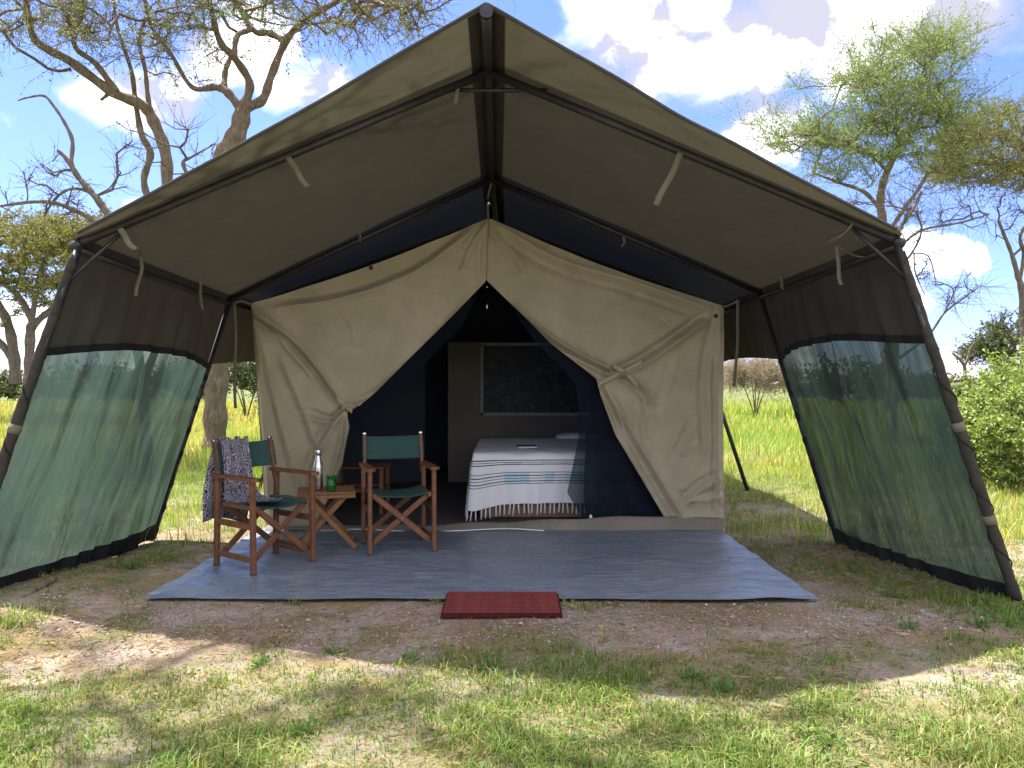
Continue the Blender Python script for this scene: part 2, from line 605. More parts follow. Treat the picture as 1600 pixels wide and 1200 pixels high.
# ------------------------------------------------------------------ fly shelter: pipes, fly sheet, side canvases and nets
fly = empty('fly_shelter', (0, 6, 0), 'olive canvas fly sheet on dark pipes with green net side panels, pitched over the tent', 'canopy')
RIDGE = [np.array(p, float) for p in ((-0.14, 4.19, 3.42), (-0.151, 4.9, 3.41), (-0.189, 7.1, 3.305), (-0.19, 10.2, 3.30), (-0.19, 13.1, 3.30))]
EAVE = {-1: [np.array(p, float) for p in ((-2.765, 4.9, 2.28), (-2.615, 7.1, 2.16), (-2.65, 10.2, 2.16), (-2.65, 13.1, 2.16))],
        1: [np.array(p, float) for p in ((2.454, 4.9, 2.30), (2.30, 7.1, 2.22), (2.40, 10.2, 2.20), (2.40, 13.1, 2.20))]}
FOOT = {-1: [np.array(p, float) for p in ((-3.53, 4.85, -0.02), (-3.22, 6.86, -0.02), (-3.3, 10.0, -0.02), (-3.3, 13.0, -0.02))],
        1: [np.array(p, float) for p in ((3.23, 4.9, -0.02), (2.83, 6.64, -0.02), (3.07, 10.0, -0.02), (3.07, 13.0, -0.02))]}
G().tube(RIDGE, 0.034, 12).make('ridge_pole', m_pole, fly, True)
for s in (-1, 1):
    for k in range(4):
        G().tube([RIDGE[k + 1] + (0, 0, -0.03), EAVE[s][k] + (EAVE[s][k] - RIDGE[k + 1]) * 0.008], 0.026, 12).make('rafter_pole', m_pole, fly, True)
        G().tube([EAVE[s][k] + (0, 0, -0.02), FOOT[s][k]], 0.026, 12).make('leg_pole', m_pole, fly, True)
    for k in range(3):
        G().tube([EAVE[s][k] + (0, 0, -0.035), EAVE[s][k + 1] + (0, 0, -0.035)], 0.022, 10).make('eave_pole', m_pole, fly, True)
    # diagonal brace from rafter to leg of the front frame
    e, r, f = EAVE[s][0], RIDGE[1], FOOT[s][0]
    G().tube([e + (r - e) * 0.105 + (0, 0.02, -0.03), e + (f - e) * 0.115], 0.012, 8).make('brace_bar', m_pole, fly, True)
    # open pipe end of the rafter: a ring with a dark bore
    d = (e - r) / np.linalg.norm(e - r)
    G().tube([e - d * 0.02, e + d * 0.05], 0.031, 14).make('pipe_socket', m_pole, fly, True)
    # canvas sleeve laced round the front leg
    pts, rr = [], []
    for t in np.linspace(0.03, 0.985, 70):
        pts.append(e + (f - e) * t + np.array((0.002 * math.sin(t * 40), 0.002 * math.cos(t * 31), 0)))
        rr.append(0.0275 + 0.007 * min(1, t * 2) + 0.0016 * math.sin(t * 45 + s) + 0.0015 * math.sin(t * 133))
    G().tube(pts, rr, 14).make('leg_sleeve', m_sleeve, fly, True)
    pts = []
    for t in np.linspace(0.30, 0.97, 160):
        a = t * 42
        c = e + (f - e) * t
        pts.append(c + np.array((math.cos(a) * 0.037, math.sin(a) * 0.037, math.cos(a) * 0.014)))
    G().tube(pts, 0.0045, 5).make('lacing_cord', m_band, fly, True)
    for t in (0.51, 0.765):
        G().tube([e + (f - e) * (t - 0.012), e + (f - e) * (t + 0.012)], 0.0385, 14).make('pale_tab', m_strap, fly, True)
    # net laced to the second leg
    e, f = EAVE[s][1], FOOT[s][1]
    pts = [e + (f - e) * t + np.array((0.007 * math.sin(t * 60), 0, 0)) for t in np.linspace(0.27, 0.985, 60)]
    G().tube(pts, [0.026 + 0.003 * math.sin(i * 1.7) for i in range(60)], 8).make('lacing_cord', m_band, fly, True)
a, b = RIDGE[1] + (EAVE[-1][0] - RIDGE[1]) * 0.098, RIDGE[1] + (EAVE[1][0] - RIDGE[1]) * 0.145
G().tube([a + (0, 0.02, -0.03), b + (0, 0.02, -0.03 + (a[2] - b[2]))], 0.013, 8).make('collar_bar', m_pole, fly, True)

def fly_point(s, u, v):
    """u 0..1 ridge to eave, v 0..4 along the frames (0 is the front edge)"""
    y_ctrl = [0, 1, 2, 3, 4]
    rid = lerp_path([(k, *RIDGE[k]) for k in range(5)], v)
    ev = [EAVE[s][0] + np.array((-s * 0.045, -0.09, 0.012))] + EAVE[s]
    eav = lerp_path([(k, *ev[k]) for k in range(5)], v)
    p = rid + (eav - rid) * u[..., None]
    p[..., 2] += 0.045
    fr = v - np.floor(v)
    span = np.where(v < 1, 0.0, np.sin(np.pi * fr))
    p[..., 2] -= 0.035 * span * np.sin(np.pi * u) + 0.02 * np.sin(np.pi * u) * (v < 1) * (1 - v)
    p[..., 2] += (0.008 * snoise(p[..., 0] * 1.3, p[..., 1], 1.7) + 0.003 * snoise(p[..., 0] * 0.6, p[..., 1] * 3.0, 2.6)) * np.sin(np.pi * np.clip(u, 0, 1))
    return p

for s in (-1, 1):
    for mat_, v0, v1, nn in ((m_overhang_lit, 0.0, 1.0, 18), (m_fly, 1.0, 2.0, 44), (m_rear_shaded, 2.0, 4.0, 60)):
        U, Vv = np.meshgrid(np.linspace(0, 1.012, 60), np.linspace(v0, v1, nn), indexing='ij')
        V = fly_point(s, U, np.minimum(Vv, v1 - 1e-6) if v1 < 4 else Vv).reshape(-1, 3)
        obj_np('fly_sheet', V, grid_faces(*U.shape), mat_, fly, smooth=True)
    # rolled front hem
    hem = fly_point(s, np.linspace(0, 1.0, 40), np.zeros(40))
    G().tube(hem, 0.011, 8).make('front_hem', m_fly, fly, True)
    # doubled canvas along the ridge
    U, Vv = np.meshgrid(np.linspace(0.004, 0.040, 4), np.linspace(0.02, 4, 80), indexing='ij')
    V = fly_point(s, U, Vv)
    V[..., 2] -= 0.012
    obj_np('ridge_patch', V.reshape(-1, 3), grid_faces(*U.shape), m_side, fly, smooth=True)
G().tube([RIDGE[0] + (0, -0.012, 0.0), RIDGE[0] + (0, 0.02, 0.0)], 0.037, 14).make('ridge_cap', m_pole, fly, True)

# side panels: brown canvas above, green net below, both slung between the legs
BAND = {-1: [(0, 0.300), (0.25, 0.262), (0.5, 0.245), (0.75, 0.250), (1, 0.285)], 1: [(0, 0.272), (0.25, 0.245), (0.5, 0.222), (0.78, 0.232), (1, 0.272)]}
def side_point(s, k, t, q):
    """t 0..1 from leg k to leg k+1, q 0..1 eave to ground"""
    a = EAVE[s][k] + (FOOT[s][k] - EAVE[s][k]) * q[..., None]
    b = EAVE[s][k + 1] + (FOOT[s][k + 1] - EAVE[s][k + 1]) * q[..., None]
    p = a + (b - a) * t[..., None]
    return p
for s in (-1, 1):
    n = 90
    t = np.linspace(0, 1, n)
    bq = np.interp(t, *zip(*BAND[s]))
    bq = np.convolve(np.pad(bq, 8, mode='edge'), np.ones(17) / 17, 'valid')
    def bulge(T, K):
        w = np.sin(np.pi * T) ** 0.7
        r = 0.026 * np.sin(T * 52 + 3 * np.sin(T * 8 + K * 1.5) + K * 2) * (0.4 + 0.8 * np.abs(snoise(T * 5, K * 1.5, 2.0)))
        r = r + 0.03 * snoise(T * 2.2, K * 2.0, 1.6)
        return s * (w * r - 0.05 * w)
    T, K = np.meshgrid(t, np.linspace(0, 1, 40), indexing='ij')
    Q = K * bq[:, None]
    V = side_point(s, 0, T, Q)
    V[..., 0] += s * 0.026 * np.sin(T * 46 + 2 * np.sin(T * 9)) * K * (1 - K ** 4) * (0.5 + 0.5 * snoise(T * 9, K)) + bulge(T, K * 0) * K
    V[..., 2] += 0.05 * (1 - K) ** 4
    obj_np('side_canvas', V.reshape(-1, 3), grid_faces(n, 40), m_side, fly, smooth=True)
    bot = 0.955 + 0.012 * np.sin(np.pi * t) + 0.02 * (1 - t)
    T, K = np.meshgrid(t, np.linspace(0, 1, 70), indexing='ij')
    Q = bq[:, None] + (bot - bq)[:, None] * K
    V = side_point(s, 0, T, Q)
    V[..., 0] += bulge(T, K)
    obj_np('shade_net', V.reshape(-1, 3), grid_faces(n, 70), m_net, fly, smooth=True, uv=np.stack([T, K], -1).reshape(-1, 2))
    # black webbing over the seam and along the foot
    for nm, q0, q1, kk in (('net_band', bq - 0.010, bq + 0.013, 0.0), ('net_skirt', bot - 0.03, bot + 0.035, 1.0)):
        tt, jj = np.meshgrid(t, np.linspace(0, 1, 4), indexing='ij')
        q = q0[:, None] + (q1 - q0)[:, None] * jj
        V = side_point(s, 0, tt, q)
        V[..., 0] += bulge(tt, tt * 0 + kk) - s * 0.014 + (s * 0.02 * np.sin(tt * 37) * jj if kk else 0)
        V[..., 2] += 0.012 * np.sin(tt * 23 + s) * (jj if kk else 0.15)
        obj_np(nm, V.reshape(-1, 3), grid_faces(n, 4), m_band, fly, smooth=True)
    # dark valances behind the second and third frame
    for k in (1, 2):
        T, K = np.meshgrid(np.linspace(0, 1, 60), np.linspace(0, 1, 16), indexing='ij')
        drop = 0.275 - 0.028 * np.sin(np.pi * np.linspace(0, 1, 60))
        Q = drop[:, None] * K
        V = side_point(s, k, T, Q)
        V[..., 0] += s * 0.012 * np.sin(T * 50) * K
        V[..., 2] += 0.05 * (1 - K) ** 4
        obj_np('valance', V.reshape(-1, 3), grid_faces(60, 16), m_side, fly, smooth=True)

# tie straps
def strap(pts, w=0.03, wd=(1, 0, 0)):
    q = smooth_path(pts, 7)
    ph = q[0][0] * 5
    k = np.linspace(0, 1, len(q))
    q = q + np.stack([0.010 * np.sin(k * 7 + ph) * k, 0.016 * np.sin(k * 5 + ph) * k, 0 * k], -1)
    G().ribbon(q, wd, w * 0.85, 0.003).make('tie_strap', m_strap, fly, True)
def loop_strap(px0, py0, px1, py1, Y, w=0.035, wd=(1, 0.1, 0.2)):
    a, b = P(px0, py0, Y), P(px1, py1, Y)
    strap([a, a + (b - a) * 0.4 + (0, 0.03, -0.01), b + (0, 0.06, 0)], w, wd)
loop_strap(450, 245, 478, 288, 4.86, 0.04, (1, 0, 0.4))
loop_strap(187, 357, 205, 388, 4.86, 0.045, (1, 0, 0.4))
strap([P(205, 388, 4.92), P(215, 392, 5.1), P(222, 398, 5.25)], 0.035, (0, 0.2, 1))
strap([P(219, 398, 5.3), P(220, 425, 5.3), P(213, 463, 5.3)], 0.03)
strap([P(311, 432, 6.2), P(313, 450, 6.2), P(317, 484, 6.2)], 0.028)
strap([P(366, 472, 7.05), P(368, 540, 7.05), P(368, 638, 7.05)], 0.032)
strap([P(366, 474, 7.05), P(378, 470, 7.1), P(394, 476, 7.2)], 0.028, (0, 0.1, 1))
loop_strap(1064, 238, 1028, 318, 4.86, 0.045, (1, 0, -0.35))
strap([P(1332, 350, 4.84), P(1316, 365, 4.9), P(1296, 376, 5.05)], 0.055, (0.5, 0, 0.9))
strap([P(1308, 384, 5.2), P(1310, 415, 5.2), P(1316, 445, 5.2)], 0.032)
strap([P(1308, 384, 5.2), P(1328, 396, 5.2), P(1352, 402, 5.2)], 0.012, (0, 0.1, 1))
strap([P(1221, 428, 6.2), P(1221, 440, 6.2), P(1226, 452, 6.2)], 0.028)
strap([P(1153, 468, 7.1), P(1152, 530, 7.1), P(1149, 604, 7.1)], 0.032)
strap([P(1153, 470, 7.1), P(1140, 476, 7.15), P(1129, 480, 7.22)], 0.024, (0, 0.1, 1))
strap([P(716, 138, 4.9), P(712, 152, 4.9), P(714, 163, 4.92)], 0.03)
strap([P(799, 120, 4.9), P(794, 140, 4.95), P(797, 150, 4.97)], 0.035)
strap([P(562, 362, 7.05), P(562, 372, 7.05), P(565, 378, 7.08)], 0.03)
strap([P(975, 368, 7.05), P(975, 380, 7.05), P(972, 386, 7.08)], 0.03)

# ------------------------------------------------------------------ inner tent
tent = empty('safari_tent', (-0.2, 7.25, 0), 'khaki canvas tent with its front flaps tied back, under the fly', 'tent')
YW = 7.25
def fold_disp(X, Y, folds):
    """X, Y pixel coordinates in the photograph; returns depth offset in metres"""
    out = np.zeros_like(X)
    for pts, amp, w in folds:
        pts = smooth_path(np.array(pts, float), 5)
        best = np.full(X.shape, 1e9)
        sgn = np.zeros_like(X)
        pos = np.zeros_like(X)
        L = len(pts) - 1
        for i in range(L):
            a, b = pts[i], pts[i + 1]
            d = b - a
            l2 = d @ d + 1e-9
            tt = np.clip(((X - a[0]) * d[0] + (Y - a[1]) * d[1]) / l2, 0, 1)
            ex, ey = X - a[0] - tt * d[0], Y - a[1] - tt * d[1]
            dist = np.hypot(ex, ey)
            hit = dist < best
            best = np.where(hit, dist, best)
            sgn = np.where(hit, np.sign(d[0] * ey - d[1] * ex), sgn)
            pos = np.where(hit, (i + tt) / L, pos)
        sd = best * sgn
        tap = np.clip(np.minimum(pos, 1 - pos) * 6 + 0.25, 0, 1)
        out += -amp * tap * np.exp(-np.abs(sd) / (0.75 * w)) + 0.75 * amp * tap * np.exp(-((sd - 1.4 * w) / (0.8 * w)) ** 2)
    return out

def flap(name, outer, inner, folds, top_sag):
    n, mcols = 170, 150
    t = np.linspace(0, 1, n)
    O, I = lerp_path(outer, t), lerp_path(inner, t)
    U = np.linspace(0, 1, mcols)
    PX = O[:, None, 0] + (I - O)[:, None, 0] * U
    PY = O[:, None, 1] + (I - O)[:, None, 1] * U
    PY = PY + top_sag * np.sin(np.pi * U)[None] * np.exp(-(t / 0.25) ** 2)[:, None]
    fine = []
    q = np.random.default_rng(int(outer[0][1]))
    for _ in range(16):
        i, j = q.integers(20, n - 10), q.integers(8, mcols - 14)
        a0 = np.array((PX[i, j], PY[i, j]))
        an = q.uniform(0, 3.14)
        ln = q.uniform(18, 55)
        dv = np.array((math.cos(an), math.sin(an)))
        fine.append(([a0, a0 + dv * ln * 0.5 + q.normal(0, 4, 2), a0 + dv * ln], q.uniform(0.006, 0.012), q.uniform(3, 5)))
    D = 1.75 * fold_disp(PX, PY, folds) + fold_disp(PX, PY, fine)
    D = D + 0.010 * snoise(PX * 0.02, PY * 0.02, 1.0) + 0.004 * snoise(PX * 0.06 + PY * 0.02, PY * 0.05, 1.0)
    edge = np.clip((1 - U) / 0.05, 0, 1)[None] ** 0.5
    D = D + 0.02 * (1 - edge)
    Yd = YW + D
    V = np.stack([(PX - 800) / 1200 * YW, Yd, H - (PY - 597) / 1200 * YW], -1)
    return obj_np(name, V.reshape(-1, 3), grid_faces(n, mcols), m_tent, tent, smooth=True)

flap('front_flap',
     [(0, 392, 474), (0.6, 407, 690), (1, 415, 830)],
     [(0, 763, 340), (0.24, 760, 438), (0.42, 655, 545), (0.58, 563, 634), (0.62, 543, 640), (0.68, 546, 668), (0.80, 535, 725), (1, 490, 830)],
     [([(395, 482), (470, 540), (538, 630)], 0.060, 8), ([(400, 490), (440, 530), (500, 600)], 0.03, 7),
      ([(758, 346), (650, 425), (530, 468), (425, 482)], 0.038, 10), ([(755, 452), (660, 560), (585, 622), (550, 636)], 0.030, 6),
      ([(760, 345), (735, 390), (722, 425)], 0.02, 6), ([(762, 345), (756, 400), (757, 430)], 0.015, 6), ([(764, 346), (748, 372)], 0.015, 6),
      ([(543, 640), (520, 660), (482, 654)], 0.035, 6), ([(540, 642), (500, 705), (478, 790)], 0.035, 8), ([(544, 642), (540, 690), (520, 760)], 0.03, 6),
      ([(402, 490), (428, 610), (462, 735), (480, 800)], 0.030, 9), ([(440, 560), (475, 640), (500, 710)], 0.022, 9),
      ([(398, 490), (412, 640), (424, 825)], 0.022, 6), ([(560, 632), (590, 622), (575, 640)], 0.02, 5)],
     8)
flap('front_flap',
     [(0, 1131, 478), (0.6, 1130, 690), (1, 1131, 823)],
     [(0, 763, 340), (0.24, 760.5, 438), (0.42, 860, 535), (0.56, 932, 592), (0.62, 940, 620), (0.72, 962, 680), (0.86, 1005, 752), (1, 1047, 823)],
     [([(1110, 497), (1010, 566), (942, 598)], 0.055, 8), ([(768, 452), (870, 532), (950, 575), (985, 590)], 0.042, 6),
      ([(985, 590), (1012, 612), (1020, 640)], 0.03, 7), ([(948, 604), (990, 680), (1040, 765), (1072, 818)], 0.034, 7),
      ([(942, 600), (962, 640), (980, 690)], 0.02, 5), ([(768, 346), (870, 405), (985, 440), (1122, 488)], 0.034, 10),
      ([(1125, 490), (1108, 600), (1112, 720)], 0.022, 8), ([(1123, 486), (1121, 650), (1124, 815)], 0.018, 5),
      ([(1132, 745), (1095, 765), (1070, 790)], 0.025, 7), ([(1130, 775), (1090, 782), (1055, 778)], 0.016, 6),
      ([(1090, 655), (1070, 700), (1062, 712)], 0.018, 7), ([(1000, 640), (1010, 660), (1016, 690)], 0.015, 6),
      ([(1046, 809), (1090, 807), (1131, 808)], 0.016, 4), ([(1060, 560), (1040, 620), (1035, 660)], 0.012, 8), ([(770, 346), (800, 390), (822, 430)], 0.018, 7)],
     8)
# tie-backs that gather the flaps
def tie(pts, w, Yo=-0.045):
    G().ribbon(smooth_path([P(a, b, YW) + (0, Yo, 0) for a, b in pts], 6), (0.25, 0, 1), w, 0.004).make('tie_back', m_tent, tent, True)
tie([(934, 600), (955, 590), (985, 575), (1002, 566)], 0.055, -0.05)
tie([(958, 572), (980, 586), (996, 604)], 0.05, -0.058)
tie([(528, 622), (540, 632), (552, 642)], 0.05, -0.05)
G().tube(smooth_path([P(a, b, YW) + (0, c, 0) for a, b, c in ((536, 640, -.02), (545, 632, -.06), (556, 636, -.03))], 4), 0.02, 8).make('knot', m_tent, tent, True)
# eyelets of the top edge
for (a, b) in ((580, 419), (940, 423), (1118, 494)):
    G().tube([P(a, b, YW) + (0, -0.012, 0), P(a, b, YW) + (0, -0.02, 0)], 0.02, 12).make('eyelet', m_sleeve, tent, True)
# rope from the ridge to the tent's peak
G().tube(smooth_path([RIDGE[2] + (0, 0.05, -0.04), P(764, 300, 7.2), P(762, 318, 7.2), P(763, 342, 7.24)], 5), 0.011, 6).make('hanging_rope', m_strap, tent, True)
G().tube([P(763, 312, 7.2), P(764, 321, 7.2)], 0.022, 8).make('shackle', m_steel, tent, True)

# shell: side walls, roof, back, floor
XL0, XR0 = P(392, 474, YW)[0], P(1131, 478, YW)[0]
XLb, XRb = P(415, 830, YW)[0], P(1131, 830, YW)[0]
ZL, ZR, ZP = P(392, 474, YW)[2], P(1131, 478, YW)[2], P(763, 340, YW)[2]
XP = P(763, 340, YW)[0]
YB = 12.7
def wall(name, a, b, c, d, mat, nu=24, nv=24, amp=0.012):
    U, Vv = np.meshgrid(np.linspace(0, 1, nu), np.linspace(0, 1, nv), indexing='ij')
    a, b, c, d = (np.array(x, float) for x in (a, b, c, d))
    p = (a * (1 - U[..., None]) + b * U[..., None]) * (1 - Vv[..., None]) + (d * (1 - U[..., None]) + c * U[..., None]) * Vv[..., None]
    nrm = np.cross(b - a, d - a)
    nrm /= np.linalg.norm(nrm)
    p = p + nrm * (amp * snoise(U * 5, Vv * 5, 1.5) * np.sin(np.pi * U) * np.sin(np.pi * Vv))[..., None]
    return obj_np(name, p.reshape(-1, 3), grid_faces(nu, nv), mat, tent, smooth=True)
wall('side_wall', (XLb, YW + .02, 0), (XLb, YB, 0), (XL0, YB, ZL), (XL0, YW + .02, ZL), m_tent)
wall('side_wall', (XRb, YW + .02, 0), (XRb, YB, 0), (XR0, YB, ZR), (XR0, YW + .02, ZR), m_tent)
wall('roof_panel', (XL0, YW + .02, ZL), (XL0, YB, ZL), (XP, YB, ZP), (XP, YW + .02, ZP), m_innerdark)
wall('roof_panel', (XP, YW + .02, ZP), (XP, YB, ZP), (XR0, YB, ZR), (XR0, YW + .02, ZR), m_innerdark)
wall('back_wall', (XLb, YB, 0), (XRb, YB, 0), (XR0, YB, ZR), (XL0, YB, ZL), m_innerdark)
wall('back_gable', (XL0, YB, ZL), (XR0, YB, ZR), (XP + 0.01, YB, ZP), (XP - 0.01, YB, ZP), m_innerdark)
wall('floor_sheet', (XLb, YW + .03, 0.012), (XRb, YW + .03, 0.012), (XRb, YB, 0.012), (XLb, YB, 0.012), mat_plain("floor_canvas", (0.085, 0.08, 0.085), 0.8, 0.2), amp=0.0)
# partition with doorway and window
YPT = 10.6
zt = P(700, 535, YPT)[2]
xa = P(700, 600, YPT)[0]
wall('partition', (xa, YPT, 0.02), (XRb - 0.05, YPT, 0.02), (XRb - 0.05, YPT, zt), (xa, YPT, zt), m_inner)
xb = P(664, 600, YPT)[0]
wall('partition', (XLb + 0.05, YPT - .25, 0.02), (xb, YPT, 0.02), (xb, YPT, zt), (XLb + 0.05, YPT - .25, zt), m_innerdark)
# window in the partition
wx0, wx1 = P(753, 600, YPT)[0], P(1010, 600, YPT)[0]
wz0, wz1 = P(0, 647, YPT)[2], P(0, 538, YPT)[2]
def mat_pane():
    m = M("dim_window_mesh")
    v = m.coord('Object', (1, 1, 1))
    leaf = m.noise(v, 5, 8, 0.78, 1.5)
    wv = m.noise(m.coord('Object', (2, 1, 16)), 1.2, 5, 0.7, 1.0)
    col = m.mix(m.rng(leaf, 0.46, 0.66, 0, 0.85), (0.010, 0.015, 0.030), (0.055, 0.065, 0.065))
    col = m.mix(m.rng(wv, 0.56, 0.74, 0, 0.55), col, (0.12, 0.105, 0.12))
    return m.done(m.bsdf(col, 0.5, 0.2))
win = wall('window', (wx0, YPT - .02, wz0), (wx1, YPT - .02, wz0), (wx1, YPT - .02, wz1), (wx0, YPT - .02, wz1), mat_pane(), amp=0.0)
m_frame = mat_plain("pale_window_edging", (0.30, 0.31, 0.30), 0.7, 0.2)
for (a, b) in (((wx0, wz0), (wx1, wz0)), ((wx0, wz1), (wx1, wz1)), ((wx0, wz0), (wx0, wz1)), ((wx1, wz0), (wx1, wz1))):
    e = 0.022 if a[1] == b[1] else -0.022
    G().bar((a[0] - max(e, 0), YPT - .035, a[1] + min(e, 0)), (b[0] + max(e, 0), YPT - .035, b[1] - min(e, 0)), 0.044, 0.02, (0, 1, 0)).make('frame', m_frame, win)
# door threshold: low roll of canvas over a pipe
pts = [np.array((x, 7.20 + 0.02 * math.sin(x * 3), 0.03 + 0.012 * math.sin(x * 5 + 1))) for x in np.linspace(XLb + 0.1, XRb, 40)]
U, Vv = np.meshgrid(np.linspace(0, 1, 80), np.linspace(0, 1, 8), indexing='ij')
hgt = 0.035 + 0.085 * np.clip((U - 0.35) * 2.2, 0, 1) * (1 - 0.25 * np.clip((U - 0.85) * 6, 0, 1))
V = np.stack([XLb + 0.02 + (XRb - XLb - 0.02) * U, 7.17 + 0.10 * Vv + 0.012 * np.sin(U * 31) * (1 - Vv), 0.016 + hgt * np.sin(Vv * np.pi * 0.62) + 0.008 * np.sin(U * 40 + Vv * 3) * Vv], -1)
obj_np('threshold', V.reshape(-1, 3), grid_faces(80, 8), mat_canvas("sill_canvas", (0.15, 0.14, 0.115), (0.22, 0.20, 0.165), 0.0), tent, smooth=True)
G().tube(smooth_path([P(a, b, 7.14) for a, b in ((500, 829), (560, 827), (610, 829), (660, 831), (720, 829), (790, 826), (850, 829))], 5), 0.006, 6).make('door_cord', m_white, tent, True)

# insect mesh doors, one narrow strip each side and the hanging right leaf
def net_sheet(rows, Y, nm='mesh_door', amp=0.02):
    n, mc = 60, 40
    t = np.linspace(0, 1, n)
    A = lerp_path([(r[0], r[1], r[2]) for r in rows], t)
    B = lerp_path([(r[0], r[3], r[4]) for r in rows], t)
    U = np.linspace(0, 1, mc)
    PX = A[:, None, 0] + (B - A)[:, None, 0] * U
    PY = A[:, None, 1] + (B - A)[:, None, 1] * U
    V = np.stack([(PX - 800) / 1200 * Y, Y + amp * np.sin(U * 15)[None] * t[:, None] + PX * 0, H - (PY - 597) / 1200 * Y], -1)
    obj_np(nm, V.reshape(-1, 3), grid_faces(n, mc), m_fly_mesh, tent, smooth=True, uv=np.stack([U[None] + PX * 0, t[:, None] + PX * 0], -1).reshape(-1, 2))
net_sheet([(0, 757, 425, 764, 425), (0.3, 690, 500, 722, 510), (0.7, 560, 620, 600, 632), (1, 535, 650, 560, 660)], 7.33)
net_sheet([(0, 757, 425, 766, 425), (0.35, 830, 525, 900, 540), (0.6, 900, 600, 960, 600), (0.75, 905, 680, 975, 680), (0.9, 886, 770, 1015, 770), (1, 912, 812, 1060, 816)], 7.36)
net_sheet([(0, 925, 600, 965, 600), (0.4, 915, 680, 985, 690), (0.8, 912, 770, 1030, 790), (1, 915, 815, 1060, 816)], 7.42)
for (a, b) in ((761, 447), (761, 475)):
    G().lathe([(0.004, -0.05), (0.010, -0.045), (0.011, -0.02), (0.005, 0), (0.004, 0.01)] if b > 460 else [(0.006, -0.018), (0.009, -0.01), (0.005, 0.004)], P(a, b, 7.3), 10).make('zip_pull', m_steel, tent, True)
G().lathe([(0.004, -0.03), (0.014, -0.02), (0.014, 0.0), (0.004, 0.012)], P(923, 806, 7.3), 10).make('zip_pull', m_white, tent, True)

# ------------------------------------------------------------------ ground sheet and mat
nx, ny = 150, 90
U, Vv = np.meshgrid(np.linspace(0, 1, nx), np.linspace(0, 1, ny), indexing='ij')
X = TX0 + (TX1 - TX0) * U + 0.02 * np.sin(Vv * 9) * (U - 0.5)
Y = TY0 - 0.035 * U + (TY1 - TY0 + 0.02) * Vv + 0.012 * np.sin(U * 21) * (1 - Vv)
edge = np.exp(-((1 - U) / 0.16) ** 2) + 0.8 * np.exp(-(U / 0.16) ** 2) + 0.10
Z = 0.016 + 0.010 * edge * (snoise(X * 1.0 + Y * 0.8, Y * 2.6, 1.6) + 0.6 * snoise(X * 2, Y * 5, 2.2)) + 0.003 * snoise(X, Y, 2.5)
for yy in (5.45, 5.62, 6.05):
    Z += 0.004 * np.exp(-((Y - yy - 0.02 * np.sin(X * 2)) / 0.012) ** 2)
Z = np.maximum(Z, 0.006)
gs = obj_np('ground_sheet', np.stack([X, Y, Z], -1).reshape(-1, 3), grid_faces(nx, ny)[:, ::-1], m_tarp, smooth=True,
            label='blue-grey tarpaulin ground sheet spread in front of the tent door', cat='ground sheet')
mat_e = empty('door_mat', (-0.06, 4.75, 0.0), 'dark red ribbed rubber door mat at the edge of the grey sheet', 'mat')
x0, x1, y0, y1 = -0.425, 0.300, 4.545, 4.985
G().bar(((x0 + x1) / 2, y0, 0.008), ((x0 + x1) / 2, y1, 0.024), x1 - x0, 0.012, bev=0.003).make('backing', mat_plain('dark_red_rubber', (0.055, 0.011, 0.012), 0.85, 0.1, 0, 0.3, 25), mat_e)
nr = 10
proto = None
for i in range(nr):
    y = y0 + 0.065 + (y1 - y0 - 0.085) * i / (nr - 1)
    if proto is None:
        g = G().bar((x0 + 0.012, 0, 0), (x1 - 0.012, 0, 0), 0.019, 0.016)
        proto = g.make('rib', m_redmat, mat_e, local=True)
        o = proto
    else:
        o = proto.copy()
        COL.objects.link(o)
    o.location = (0.06, y - 4.75, 0.020 + 0.0365 * (y - y0))

# ------------------------------------------------------------------ director's chairs
def copy_tree(o, parent=None):
    c = o.copy()
    COL.objects.link(c)
    c.parent = parent
    for ch in o.children:
        copy_tree(ch, c)
    return c

